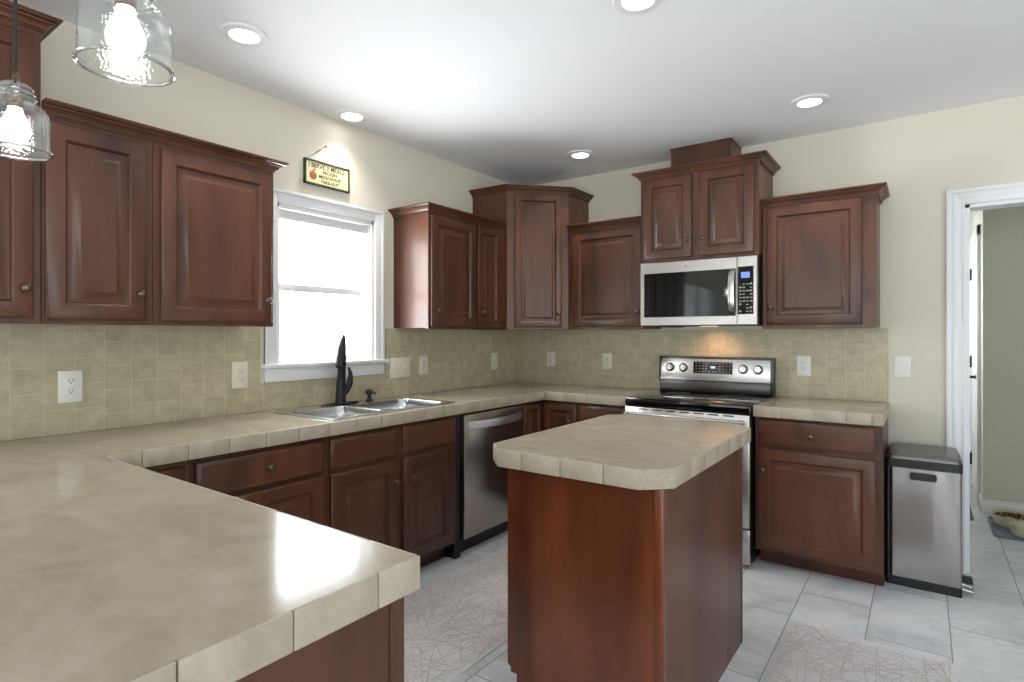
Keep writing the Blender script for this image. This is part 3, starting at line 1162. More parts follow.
def octo(i):
    k = CH - i * 0.0
    a, b, c, d = TX0 + i, TX1 - i, TY0 + i, TY1 - i
    q = CH - i * (2 - math.sqrt(2))
    return [(a + q, c), (b - q, c), (b, c + q), (b, d - q), (b - q, d), (a + q, d), (a, d - q), (a, c + q)]


slab(it, octo(I), [], 'counter_slab', M['counter'])
oc = octo(0)
bm = nb()
bm2 = nb()
for i in range(8):
    P, Q = V(oc[i]), V(oc[(i + 1) % 8])
    d = (Q - P).normalized()
    nrm = (d.y, -d.x)
    if i == 1:
        edge_run(bm2, P, Q, nrm, [])
    else:
        cuts = {0: [0.101, 0.253, 0.406], 2: [0.150, 0.302, 0.454, 0.606, 0.758]}.get(i, steps(0.15, 1.2))
        edge_run(bm, P, Q, nrm, cuts)
obj('edge_tiles', bm, M['edge'], it)
o = obj('corner_tile', bm2, M['edge_rough'], it)
o['label'] = 'pitted travertine corner tile'

# ------------------------------------------------------------------ sink and faucet
sk = thing('sink', 'double-bowl stainless steel sink set in the counter under the window', 'sink', (0.32, -1.94, 0.80))
x0, x1, y0, y1 = SNK
RIM = ZTOP + 0.0045
YD = -1.985
bowls = [(x0 + 0.095, x1 - 0.030, y0 + 0.032, YD - 0.016), (x0 + 0.095, x1 - 0.030, YD + 0.016, y1 - 0.060)]


def rrect(a, b, c, d, r, n=5):
    out = []
    for cx, cy, a0 in ((b - r, d - r, 0), (a + r, d - r, 90), (a + r, c + r, 180), (b - r, c + r, 270)):
        for k in range(n + 1):
            t_ = math.radians(a0 + 90 * k / n)
            out.append((cx + r * math.cos(t_), cy + r * math.sin(t_)))
    return out


tmp = bmesh.new()
es = []
for loop in [rrect(x0, x1, y0, y1, 0.03)] + [rrect(*b, 0.05) for b in bowls]:
    vs = [tmp.verts.new((x, y, RIM)) for x, y in loop]
    es += [tmp.edges.new((vs[i], vs[(i + 1) % len(vs)])) for i in range(len(vs))]
bmesh.ops.triangle_fill(tmp, use_beauty=True, edges=es)
lo = rrect(x0, x1, y0, y1, 0.03)
n = len(lo)
a = [tmp.verts.new((x, y, RIM)) for x, y in lo]
b = [tmp.verts.new((x + (0.006 if x > 0.3 else -0.006) * 0.6, y + (0.006 if y > YD else -0.006) * 0.6, ZTOP + 0.0013)) for x, y in lo]
for i in range(n):
    tmp.faces.new((a[i], a[(i + 1) % n], b[(i + 1) % n], b[i]))
obj('sink_rim', tmp, M['sink_steel'], sk, angle=30)
for bw in bowls:
    bm = nb()
    prev = None
    cx, cy = (bw[0] + bw[1]) / 2, (bw[2] + bw[3]) / 2
    for ins, z, r in ((0, RIM, 0.05), (0.004, RIM - 0.006, 0.05), (0.008, RIM - 0.05, 0.05), (0.016, 0.775, 0.05), (0.03, 0.757, 0.05), (0.06, 0.752, 0.04), (0.15, 0.748, 0.03)):
        lp = rrect(bw[0] + ins, bw[1] - ins, bw[2] + ins, bw[3] - ins, min(r, (bw[1] - bw[0]) / 2 - ins - 0.001))
        vs = [bm.verts.new((x, y, z)) for x, y in lp]
        if prev:
            for i in range(len(vs)):
                bm.faces.new((prev[i], prev[(i + 1) % len(vs)], vs[(i + 1) % len(vs)], vs[i]))
        prev = vs
    bm.faces.new(prev)
    bo = obj('bowl', bm, M['sink_steel'], sk)
    bm = nb()
    lathe(bm, [(0.044, 0.7485), (0.042, 0.7515), (0.03, 0.7505), (0.0, 0.7495)], (cx, cy, 0), (0, 0, 1), 20, cap=False)
    obj('drain', bm, M['chrome'], bo)

fy = -1.968
fc = thing('faucet', 'tall matte black single-handle faucet standing at the back of the sink', 'faucet', (0.125, fy, RIM))
FXC = 0.120
bm = nb()
prev = None
for sx, sz in ((1.0, 0.0), (1.0, 0.004), (0.93, 0.009), (0.7, 0.0115), (0.2, 0.012)):
    lp = [(FXC + 0.030 * sx * math.cos(k / 24 * 2 * math.pi), fy + 0.128 * sx * (abs(math.sin(k / 24 * 2 * math.pi)) ** 0.8) * (1 if math.sin(k / 24 * 2 * math.pi) >= 0 else -1)) for k in range(24)]
    vs = [bm.verts.new((x, y, RIM + sz)) for x, y in lp]
    if prev:
        for i in range(24):
            bm.faces.new((prev[i], prev[(i + 1) % 24], vs[(i + 1) % 24], vs[i]))
    else:
        bm.faces.new(vs[::-1])
    prev = vs
bm.faces.new(prev)
obj('base_plate', bm, M['black_matte'], fc)
bm = nb()
bp = [(FXC, fy, RIM + 0.010), (FXC, fy, RIM + 0.03), (FXC + 0.002, fy, RIM + 0.09), (FXC + 0.006, fy, RIM + 0.15), (FXC + 0.018, fy - 0.004, RIM + 0.22), (FXC + 0.034, fy - 0.016, RIM + 0.285)]
tube(bm, bp, [0.031, 0.029, 0.0270, 0.024, 0.0215, 0.0195], 18, up=(1, 0, 0))
obj('faucet_body', bm, M['black_matte'], fc)
bm = nb()                                     # pull-down spray head: wide slanted end low and forward, thin tip on top
hp = [(FXC + 0.060, fy - 0.046, RIM + 0.212), (FXC + 0.058, fy - 0.044, RIM + 0.222), (FXC + 0.050, fy - 0.036, RIM + 0.262), (FXC + 0.040, fy - 0.022, RIM + 0.315), (FXC + 0.030, fy - 0.006, RIM + 0.362), (FXC + 0.026, fy + 0.002, RIM + 0.388), (FXC + 0.025, fy + 0.004, RIM + 0.396)]
tube(bm, hp, [0.026, 0.0295, 0.0285, 0.0250, 0.0175, 0.0095, 0.004], 18, up=(1, 0, 0))
obj('spray_head', bm, M['black_matte'], fc)
bm = nb()                                     # side handle curling up on the right
lathe(bm, [(0.017, 0), (0.017, 0.03), (0.012, 0.036)], (FXC + 0.004, fy + 0.012, RIM + 0.095), (0, 1, 0.25), 16)
tube(bm, [(FXC + 0.006, fy + 0.020, RIM + 0.062), (FXC + 0.008, fy + 0.038, RIM + 0.084), (FXC + 0.01, fy + 0.054, RIM + 0.115), (FXC + 0.01, fy + 0.062, RIM + 0.150), (FXC + 0.01, fy + 0.058, RIM + 0.185), (FXC + 0.012, fy + 0.044, RIM + 0.212)],
     [0.016, 0.019, 0.019, 0.015, 0.010, 0.005], 14, up=(1, 0, 0))
obj('handle', bm, M['black_matte'], fc)

sdy = 0
sd = thing('soap_dispenser', 'small black soap pump at the right of the faucet', 'soap dispenser', (0.125, -1.765, RIM))
bm = nb()
lathe(bm, [(0.022, 0), (0.022, 0.004), (0.017, 0.010), (0.013, 0.018), (0.011, 0.034)], (0.125, -1.765, RIM), (0, 0, 1), 16)
obj('dispenser_collar', bm, M['black_matte'], sd)
bm = nb()
lathe(bm, [(0.009, 0.030), (0.010, 0.038), (0.020, 0.042), (0.0225, 0.050), (0.021, 0.064), (0.012, 0.070)], (0.125, -1.765, RIM), (0, 0, 1), 16)
tube(bm, [(0.125, -1.765, RIM + 0.053), (0.155, -1.762, RIM + 0.055), (0.175, -1.760, RIM + 0.047)], [0.009, 0.007, 0.0055], 10)
obj('pump_head', bm, M['black_matte'], sd)

# ------------------------------------------------------------------ dishwasher
dw = thing('dishwasher', 'dark stainless dishwasher with bowed bar handle under the counter', 'dishwasher', (0.3, -1.18, 0))
bm = nb()
box(bm, 0.02, 0.560, -1.511, -0.844, 0.100, 0.850)
box(bm, 0.545, 0.575, -1.511, -1.462, 0.0, 0.850)
obj('tub_body', bm, M['black'], dw)
bm = nb()
box(bm, 0.05, 0.528, -1.511, -0.844, 0.0, 0.100)
obj('toe_panel', bm, M['black'], dw)
bm = nb()
box(bm, 0.561, 0.603, -1.458, -0.852, 0.103, 0.838, 0.005)
dd = obj('door_panel', bm, M['steel_dark'], dw)
bm = nb()
hp = []
N = 16
prev = None
for k in range(N + 1):
    u = k / N
    y = -1.428 + u * (1.428 - 0.880)
    out = 0.603 + 0.006 + 0.062 * math.sin(math.pi * u) ** 0.8
    hp.append((out, y))
tmp = bmesh.new()
for (out, y) in hp:
    vs = [tmp.verts.new(p) for p in ((out - 0.012, y, 0.752), (out, y, 0.754), (out + 0.003, y, 0.775), (out, y, 0.798), (out - 0.012, y, 0.800))]
    if prev:
        for i in range(5):
            tmp.faces.new((prev[i], prev[(i + 1) % 5], vs[(i + 1) % 5], vs[i]))
    else:
        tmp.faces.new(vs)
    prev = vs
tmp.faces.new(prev[::-1])
merge(bm, tmp)
M['steel_bright'] = steel('bright brushed handle', srgb(228, 228, 230), 0.36)
obj('handle', bm, M['steel_bright'], dd)
bm = nb()
box(bm, 0.556, 0.598, -1.458, -0.852, 0.8385, 0.851, 0.002)
obj('control_strip', bm, M['black'], dw)

# ------------------------------------------------------------------ range
RX0, RX1 = 1.2575, 2.0125
rg = thing('range', 'freestanding stainless electric range with black glass cooktop', 'range', ((RX0 + RX1) / 2, -0.35, 0))
bm = nb()
box(bm, RX0 + 0.004, RX1 - 0.004, -0.630, -0.012, 0.02, 0.864)
for xx in (RX0 + 0.06, RX1 - 0.06):
    for yy in (-0.56, -0.08):
        lathe(bm, [(0.02, 0), (0.02, 0.02)], (xx, yy, 0), (0, 0, 1), 12)
obj('range_body', bm, M['black'], rg)
bm = nb()
box(bm, RX0 + 0.001, RX1 - 0.001, -0.662, -0.010, 0.866, 0.919, 0.006)
ck = obj('cooktop', bm, M['glass_black'], rg)
M['burner'] = plain('burner ring print', srgb(52, 52, 54), 0.3)
for (bx_, by_, br_) in ((1.45, -0.47, 0.105), (1.83, -0.47, 0.09), (1.45, -0.22, 0.075), (1.83, -0.22, 0.105)):
    bm = nb()
    for rr in (br_, br_ * 0.62):
        lathe(bm, [(rr - 0.0015, 0.9191), (rr + 0.0015, 0.9195), (rr + 0.002, 0.9191)], (bx_, by_, 0), (0, 0, 1), 48, cap=False)
    obj('burner_ring', bm, M['burner'], ck)
bm = nb()
box(bm, RX0 + 0.003, RX1 - 0.003, -0.668, -0.631, 0.228, 0.862, 0.005)
od = obj('oven_door', bm, M['steel'], rg)
bm = nb()
box(bm, RX0 + 0.065, 1.955, -0.6705, -0.667, 0.295, 0.700, 0.002, 1)
obj('oven_window', bm, M['oven_glass'], od)
bm = nb()
tube(bm, [(RX0 + 0.022, -0.715, 0.822), (RX1 - 0.022, -0.715, 0.822)], 0.0125, 16)
for xx in (RX0 + 0.05, RX1 - 0.05):
    box(bm, xx - 0.012, xx + 0.012, -0.715, -0.667, 0.812, 0.832, 0.003)
obj('oven_handle', bm, M['steel'], od)
bm = nb()
for k in range(7):
    xx = RX0 + 0.10 + k * 0.085
    box(bm, xx, xx + 0.058, -0.6690, -0.660, 0.8475, 0.8545)
obj('vent_slots', bm, M['slot'], od)
bm = nb()
box(bm, RX0 + 0.003, RX1 - 0.003, -0.664, -0.631, 0.022, 0.220, 0.005)
obj('storage_drawer', bm, M['steel'], rg)
# backguard
bg = nb()
box(bg, RX0 + 0.003, RX1 - 0.003, -0.078, -0.012, 0.919, 0.996, 0.002)
box(bg, RX0 + 0.002, RX0 + 0.012, -0.092, -0.012, 0.990, 1.162, 0.002)
box(bg, RX1 - 0.012, RX1 + 0.006, -0.092, -0.012, 0.919, 1.162, 0.002)
box(bg, RX0 + 0.01, RX1 - 0.01, -0.075, -0.012, 0.996, 1.163, 0.002)
gd = obj('backguard', bg, M['steel_plinth'], rg)
gp = nb()
tmp = bmesh.new()
box(tmp, RX0 + 0.010, RX1 - 0.010, -0.014, 0.0, 0.0, 0.163, 0.003)
tilt = Matrix.Translation((0, -0.0765, 0.998)) @ Matrix.Rotation(math.radians(-6), 4, 'X')
merge(gp, tmp, 0, tilt)
cp = obj('control_panel', gp, M['steel'], rg)


def on_panel(px, pz, out):
    return tilt @ V((px, -0.014 - out, pz))


PN = (tilt.to_3x3() @ V((0, -1, 0))).normalized()
tmp = bmesh.new()
box(tmp, 1.503, 1.765, -0.0152, -0.0138, 0.049, 0.130, 0.0005, 1)
bm = nb()
merge(bm, tmp, 0, tilt)
dp = obj('control_display', bm, M['oven_glass'], cp)
bm = nb()
for r_ in range(4):
    for c_ in range(11):
        if 4 <= c_ <= 6 and r_ in (1, 2):
            continue
        tmp = bmesh.new()
        cx_, cz_ = 1.518 + c_ * 0.0225, 0.061 + r_ * 0.019
        box(tmp, cx_, cx_ + 0.010, -0.0156, -0.0150, cz_, cz_ + 0.004)
        merge(bm, tmp, 0, tilt)
M['print'] = plain('grey panel print', srgb(150, 150, 150), 0.5)
obj('touch_keys', bm, M['print'], dp)
bm = nb()
for (a_, b_2) in ((0, 0.004), (0.008, 0.016), (0.020, 0.028)):
    tmp = bmesh.new()
    box(tmp, 1.622 + a_, 1.622 + b_2, -0.0156, -0.0150, 0.086, 0.100)
    merge(bm, tmp, 0, tilt)
obj('clock_digits', bm, M['clock'], dp)
for kx in (1.338, 1.432, 1.832, 1.925):
    bm = nb()
    c = on_panel(kx, 0.086, 0.0)
    lathe(bm, [(0.031, 0), (0.031, 0.002), (0.026, 0.004)], c, PN, 28, 0)
    lathe(bm, [(0.0245, 0.003), (0.024, 0.018), (0.021, 0.024), (0.0, 0.0245)], c, PN, 28, 1)
    tmp = bmesh.new()
    box(tmp, kx - 0.0045, kx + 0.0045, -0.014 - 0.032, -0.014 - 0.02, 0.064, 0.108, 0.002)
    merge(bm, tmp, 1, tilt)
    obj('control_knob', bm, [M['black'], M['knob_steel']], cp)

# ------------------------------------------------------------------ microwave
MX0, MX1, MZ0, MZ1, MYF = 1.256, 1.9955, 1.368, 1.7905, -0.420
mw = thing('microwave', 'stainless over-the-range microwave hung under the raised cabinet', 'microwave', ((MX0 + MX1) / 2, -0.2, MZ0))
bm = nb()
box(bm, MX0 + 0.003, MX1 - 0.003, -0.386, -0.010, MZ0 + 0.003, MZ1 - 0.002, 0.002)
obj('microwave_body', bm, M['black'], mw)
SEAM = 1.8785
bm = nb()
rings(bm, (MX0 + 0.001, -0.386, MZ0 + 0.004), X, NY, SEAM - MX0 - 0.002, MZ1 - MZ0 - 0.007,
      [(0, 0), (0, 0.030), (0.004, 0.034)])
md = obj('microwave_door', bm, M['steel'], mw)
bm = nb()
box(bm, 1.286, 1.872, -0.4235, -0.4195, 1.428, 1.716, 0.001, 1)
wd = obj('door_window', bm, M['oven_glass'], md)
bm = nb()
N = 14
prev = None
tmp = bmesh.new()
for k in range(N + 1):
    u = k / N
    zz = 1.432 + u * 0.278
    out = -0.4235 - 0.004 - 0.040 * (1 - (2 * u - 1) ** 4) ** 0.8
    hw = 0.017
    vs = [tmp.verts.new(p) for p in ((1.856 - hw, out + 0.010, zz), (1.856 - hw, out, zz), (1.856, out - 0.004, zz), (1.856 + hw, out, zz), (1.856 + hw, out + 0.010, zz))]
    if prev:
        for i in range(5):
            tmp.faces.new((prev[i], prev[(i + 1) % 5], vs[(i + 1) % 5], vs[i]))
    else:
        tmp.faces.new(vs)
    prev = vs
tmp.faces.new(prev[::-1])
merge(bm, tmp)
obj('handle', bm, M['steel'], md)
bm = nb()
lathe(bm, [(0.009, 0), (0.009, 0.0008), (0.0, 0.001)], (1.567, -0.4199, 1.752), NY, 20)
obj('emblem', bm, M['print'], md)
bm = nb()
rings(bm, (SEAM + 0.001, -0.386, MZ0 + 0.004), X, NY, MX1 - SEAM - 0.002, MZ1 - MZ0 - 0.007, [(0, 0), (0, 0.030), (0.004, 0.034)])
mp_ = obj('control_panel', bm, M['steel'], mw)
bm = nb()
box(bm, 1.884, 1.974, -0.4225, -0.4195, 1.437, 1.724, 0.001, 1)
kp = obj('keypad', bm, M['oven_glass'], mp_)
bm = nb()
box(bm, 1.903, 1.953, -0.4232, -0.4222, 1.655, 1.690)
obj('display', bm, M['display'], kp)
bm = nb()
for r_ in range(9):
    for c_ in range(4):
        if random.random() < 0.12:
            continue
        xx, zz = 1.892 + c_ * 0.0205, 1.450 + r_ * 0.0205
        box(bm, xx, xx + 0.012 + random.random() * 0.004, -0.4230, -0.4222, zz, zz + 0.006 + random.random() * 0.006)
obj('key_legends', bm, M['print'], kp)
bm = nb()
box(bm, 1.34, 1.43, -0.36, -0.06, MZ0 - 0.004, MZ0 + 0.004, 0.002)
obj('grease_filter', bm, M['slot'], mw)
bm = nb()
box(bm, 1.60, 1.70, -0.25, -0.18, MZ0 - 0.002, MZ0 + 0.004, 0.001, 1)
obj('task_light', bm, M['hood_lens'], mw)
ld = bpy.data.lights.new('hood_lamp', 'SPOT')
ld.energy = 2.6
ld.color = (1.0, 0.52, 0.30)
ld.spot_size = math.radians(125)
ld.spot_blend = 1.0
ld.shadow_soft_size = 0.03
lo_ = bpy.data.objects.new('hood_lamp', ld)
COL.objects.link(lo_)
lo_.parent = mw
lo_.location = V((1.65, -0.21, MZ0 - 0.012)) - ORIG[mw.name]
lo_.rotation_euler = (math.radians(30), 0, 0)

# ------------------------------------------------------------------ recessed ceiling lights
LIGHTS = [(0.488, -2.735, 'recessed ceiling light nearest the hanging lamps, above the left cabinets'),
          (0.137, -1.902, 'recessed ceiling light close to the wall above the hanging sign'),
          (0.856, -0.515, 'recessed ceiling light above the corner cabinet, left of the duct cover'),
          (2.297, -0.587, 'recessed ceiling light at right, above the cabinet right of the microwave'),
          (1.927, -2.005, 'recessed ceiling light cut off by the top photo edge, over the island')]
first = None
for i, (lx, ly, lab) in enumerate(LIGHTS):
    if first is None:
        rl = thing('recessed_light', lab, 'ceiling light', (lx, ly, ZC), 'recessed ceiling lights')
        bm = nb()
        lathe(bm, [(0.093, -0.001), (0.095, -0.004), (0.090, -0.010), (0.060, -0.013), (0.056, -0.006), (0.056, -0.001)], (lx, ly, ZC), (0, 0, 1), 40, cap=False)
        obj('trim_ring', bm, M['white_paint'], rl)
        bm = nb()
        lathe(bm, [(0.0, -0.007), (0.056, -0.0075), (0.056, -0.002)], (lx, ly, ZC), (0, 0, 1), 32, cap=False)
        obj('lamp_lens', bm, M['lens'], rl)
        ld = bpy.data.lights.new('can_lamp', 'SPOT')
        ld.energy = 14.0
        ld.color = (1.0, 0.95, 0.88)
        ld.spot_size = math.radians(110)
        ld.spot_blend = 1.0
        ld.shadow_soft_size = 0.05
        lo_ = bpy.data.objects.new('can_lamp', ld)
        COL.objects.link(lo_)
        lo_.parent = rl
        lo_.location = (0, 0, -0.016)
        first = rl
    else:
        rl = first.copy()
        COL.objects.link(rl)
        rl.location = (lx, ly, ZC)
        rl['label'] = lab
        for ch in list(first.children):
            c = ch.copy()
            COL.objects.link(c)
            c.parent = rl

# ------------------------------------------------------------------ pendants
PZ = 1.778


def pendant(x, y, z, lab, first=None):
    if first is not None:
        r = first.copy()
        COL.objects.link(r)
        r.location = (x, y, z)
        r['label'] = lab
        for ch in list(first.children):
            c = ch.copy()
            COL.objects.link(c)
            c.parent = r
            for g in ch.children:
                d = g.copy()
                COL.objects.link(d)
                d.parent = c
        return r
    r = thing('pendant_lamp', lab, 'pendant light', (x, y, z), 'glass pendants over the peninsula')
    bm = nb()
    prof = [(0.0725, 0.004), (0.072, 0.010), (0.0705, 0.020), (0.070, 0.06), (0.069, 0.085), (0.065, 0.100), (0.057, 0.112), (0.047, 0.119), (0.043, 0.122), (0.041, 0.126),
            (0.043, 0.131), (0.041, 0.136), (0.037, 0.139), (0.040, 0.144), (0.039, 0.150), (0.034, 0.153), (0.036, 0.158), (0.033, 0.164), (0.024, 0.168), (0.008, 0.170)]
    prof += [(0.0075, 0.1685), (0.022, 0.166)]
    lathe(bm, prof[:9], (x, y, z), (0, 0, 1), 48, cap=False)
    sh = obj('glass_shade', bm, M['seeded_glass'], r, angle=60)
    bm = nb()
    neck = [(0.043, 0.122), (0.0415, 0.124)]
    for rr, hh in ((0.0425, 0.130), (0.0400, 0.1425), (0.0365, 0.1545)):
        neck += [(rr - 0.004, hh - 0.0045), (rr, hh - 0.002), (rr + 0.001, hh), (rr, hh + 0.002), (rr - 0.004, hh + 0.0045)]
    neck += [(0.031, 0.163), (0.024, 0.168), (0.008, 0.170)]
    lathe(bm, neck, (x, y, z), (0, 0, 1), 48, cap=False)
    obj('ribbed_neck', bm, M['glass_rim'], sh, angle=60)
    bm = nb()
    pr = [(0.0725 + 0.0035 * math.cos(k * math.pi / 4), 0.0035 + 0.0035 * math.sin(k * math.pi / 4)) for k in range(9)]
    lathe(bm, pr, (x, y, z), (0, 0, 1), 48, cap=False)
    obj('glass_rim', bm, M['glass_rim'], sh, angle=60)
    bm = nb()
    lathe(bm, [(0.0, 0.026), (0.012, 0.027), (0.022, 0.033), (0.029, 0.045), (0.030, 0.058), (0.026, 0.074), (0.018, 0.090), (0.014, 0.102), (0.0135, 0.112)], (x, y, z), (0, 0, 1), 28)
    obj('light_bulb', bm, M['bulb'], r)
    bm = nb()
    lathe(bm, [(0.016, 0.108), (0.017, 0.112), (0.017, 0.150), (0.012, 0.158), (0.008, 0.168), (0.008, 0.186), (0.004, 0.196)], (x, y, z), (0, 0, 1), 20)
    obj('lamp_socket', bm, M['bronze'], r)
    bm = nb()
    tube(bm, [(x, y, z + 0.19), (x, y, ZC - 0.02)], 0.0042, 8)
    obj('cord', bm, M['cord'], r)
    bm = nb()
    lathe(bm, [(0.0, -0.030), (0.02, -0.028), (0.055, -0.018), (0.062, -0.004), (0.062, -0.0005)], (x, y, ZC), (0, 0, 1), 32, cap=False)
    obj('ceiling_canopy', bm, M['bronze'], r)
    ld = bpy.data.lights.new('pendant_bulb_light', 'POINT')
    ld.energy = 7.0
    ld.color = (1.0, 0.93, 0.84)
    ld.shadow_soft_size = 0.032
    lo_ = bpy.data.objects.new('pendant_bulb_light', ld)
    COL.objects.link(lo_)
    lo_.parent = r
    lo_.location = (0, 0, 0.052)
    return r


pa = pendant(1.647, -3.595, PZ + 0.004, 'clear glass pendant lamp nearest the camera, cut off by the top photo edge')
pendant(0.992, -3.595, PZ - 0.020, 'clear glass pendant lamp at the left photo edge with ribbed neck and black cord', pa)


# ------------------------------------------------------------------ outlets and switches
def plate(kind, wall, along, z, w, h, lab, cat='outlet', gangs=1, mat='ivory_plastic', off=0.008):
    U, N = (Y, NX) if wall == 'left' else (X, NY)
    O = V((off, along, z)) if wall == 'left' else V((along, -off, z))
    t = thing('wall_outlet' if cat == 'outlet' else 'light_switch', lab, cat, tuple(O - V((0, 0, h / 2))), 'wall outlets' if cat == 'outlet' else 'switch plates')
    bm = nb()
    obox(bm, O, U, N, -w / 2, w / 2, 0.0003, 0.006, -h / 2, h / 2, 0.0025)
    obj('cover_plate', bm, M[mat], t)
    for g in range(gangs):
        cx = (g - (gangs - 1) / 2) * 0.046
        if kind == 'duplex':
            for s_ in (-1, 1):
                bm = nb()
                c = O + V(U) * cx + V((0, 0, s_ * 0.0195))
                obox(bm, c, U, N, -0.0165, 0.0165, 0.005, 0.0085, -0.0145, 0.0145, 0.003, 0)
                for (a_, hh) in ((-0.006, 0.008), (0.006, 0.0065)):
                    obox(bm, c, U, N, a_ - 0.0011, a_ + 0.0011, 0.0083, 0.0088, 0.001, 0.001 + hh, 0, 1)
                obox(bm, c, U, N, -0.0022, 0.0022, 0.0083, 0.0088, -0.0095, -0.005, 0, 1)
                obj('receptacle', bm, [M[mat], M['slot']], t)
        elif kind == 'decora':
            bm = nb()
            obox(bm, O + V(U) * cx, U, N, -0.0165, 0.0165, 0.005, 0.0085, -0.033, 0.033, 0.002, 0)
            for s_ in (-1, 1):
                c = O + V(U) * cx + V((0, 0, s_ * 0.0195))
                for a_ in (-0.006, 0.006):
                    obox(bm, c, U, N, a_ - 0.0012, a_ + 0.0012, 0.0083, 0.0088, 0.0, 0.008, 0, 1)
                obox(bm, c, U, N, -0.0022, 0.0022, 0.0083, 0.0088, -0.0085, -0.004, 0, 1)
            obox(bm, O + V(U) * cx, U, N, -0.006, 0.006, 0.0083, 0.0092, -0.004, 0.004, 0.0005, 0)
            obj('receptacle', bm, [M[mat], M['slot']], t)
        elif kind == 'toggle':
            bm = nb()
            obox(bm, O + V(U) * cx, U, N, -0.005, 0.005, 0.005, 0.0065, -0.012, 0.012, 0.001)
            obox(bm, O + V(U) * cx, U, N, -0.0035, 0.0035, 0.006, 0.016, 0.0, 0.009, 0.001)
            obj('toggle', bm, M[mat], t)
        elif kind == 'rocker':
            bm = nb()
            obox(bm, O + V(U) * cx, U, N, -0.0165, 0.0165, 0.005, 0.0075, -0.033, 0.033, 0.001)
            obox(bm, O + V(U) * cx, U, N, -0.0150, 0.0150, 0.007, 0.0105, -0.031, 0.0, 0.002)
            obj('rocker', bm, M[mat], t)
    return t


plate('decora', 'left', -3.196, 1.104, 0.082, 0.128, 'white wall outlet farthest left, under the two left wall cabinets', mat='white_plastic')
plate('duplex', 'left', -2.495, 1.110, 0.082, 0.132, 'ivory wall outlet just left of the window sill')
plate('toggle', 'left', -1.414, 1.098, 0.172, 0.132, 'wide ivory blank-looking switch plate at the right end of the window sill', 'switch', 3)
plate('duplex', 'left', -1.199, 1.105, 0.082, 0.128, 'ivory wall outlet right of the wide switch plate')
plate('toggle', 'left', -0.401, 1.103, 0.082, 0.130, 'ivory switch plate on the left wall close to the room corner', 'switch', 1)
plate('duplex', 'back', 0.300, 1.114, 0.082, 0.120, 'ivory wall outlet on the back wall close to the room corner')
plate('duplex', 'back', 0.810, 1.109, 0.082, 0.122, 'ivory wall outlet on the back wall just left of the range')
plate('duplex', 'back', 2.182, 1.116, 0.080, 0.124, 'white wall outlet between the range and the doorway', mat='white_plastic')
plate('rocker', 'back', 2.697, 1.126, 0.080, 0.122, 'white rocker switch on the painted wall beside the doorway', 'switch', mat='white_plastic', off=0.0003)

# ------------------------------------------------------------------ hanging sign
sg = thing('hanging_sign', 'small yellow wooden sign hung from a cord above the window', 'sign', (0.002, -1.976, 2.155))
ya, yb, za, zb = -2.128, -1.824, 2.158, 2.298
bm = nb()
box(bm, 0.002, 0.014, ya + 0.008, yb - 0.008, za + 0.008, zb - 0.008)
obj('board', bm, M['sign_yellow'], sg)
bm = nb()
box(bm, 0.001, 0.019, ya, yb, za, za + 0.010, 0.001, 1)
box(bm, 0.001, 0.019, ya, yb, zb - 0.010, zb, 0.001, 1)
box(bm, 0.001, 0.019, ya, ya + 0.010, za, zb, 0.001, 1)
box(bm, 0.001, 0.019, yb - 0.010, yb, za, zb, 0.001, 1)
obj('frame', bm, M['sign_green'], sg)


def text_mesh(body, size, y, z, align='LEFT', shear=0.1):
    cu = bpy.data.curves.new('lettering', 'FONT')
    cu.body = body
    cu.size = size
    cu.align_x = align
    cu.shear = shear
    cu.extrude = 0.0004
    cu.offset = 0.0007
    tob = bpy.data.objects.new('lettering', cu)
    COL.objects.link(tob)
    dg = bpy.context.evaluated_depsgraph_get()
    me = bpy.data.meshes.new_from_object(tob.evaluated_get(dg))
    bpy.data.objects.remove(tob)
    mat = Matrix(((0, 0, 1, 0.0146), (1, 0, 0, y), (0, 1, 0, z), (0, 0, 0, 1)))
    me.transform(Matrix.Translation(-ORIG[sg.name]) @ mat)
    me.materials.clear()
    me.materials.append(M['ink'])
    o = bpy.data.objects.new('lettering', me)
    COL.objects.link(o)
    o.parent = sg
    ORIG[o.name] = ORIG[sg.name]
    return o


text_mesh('I SERVE 3 MEALS -', 0.034, -2.104, 2.256)
text_mesh('FROZEN', 0.025, -1.962, 2.230, 'CENTER')
text_mesh('MICROWAVE', 0.025, -1.962, 2.204, 'CENTER')
text_mesh('TAKE-OUT', 0.025, -1.962, 2.177, 'CENTER')
bm = nb()
lathe(bm, [(0.0, 0.0), (0.018, 0.0), (0.024, 0.0008), (0.021, 0.0016), (0.0, 0.002)], (0.0138, -2.073, 2.210), (1, 0, 0), 20, cap=False)
ap = obj('painted_apple', bm, M['apple'], sg)
bm = nb()
box(bm, 0.0140, 0.0152, -2.0755, -2.0725, 2.232, 2.246)
tube(bm, [(0.0147, -2.072, 2.240), (0.0147, -2.062, 2.246), (0.0147, -2.054, 2.243)], [0.001, 0.0045, 0.001], 8)
obj('painted_leaf', bm, M['leaf'], ap)
bm = nb()
tube(bm, [(0.010, -2.108, 2.298), (0.008, -2.05, 2.345), (0.006, -1.986, 2.394), (0.008, -1.925, 2.346), (0.010, -1.862, 2.298)], 0.0011, 6)
tube(bm, [(0.008, -2.052, 2.343), (0.0075, -2.020, 2.368)], 0.0028, 6)
obj('hanging_cord', bm, M['twine'], sg)
bm = nb()
lathe(bm, [(0.002, 0), (0.002, 0.010), (0.005, 0.011), (0.004, 0.014)], (0.001, -1.986, 2.395), NX, 10)
obj('nail', bm, M['black_matte'], sg)

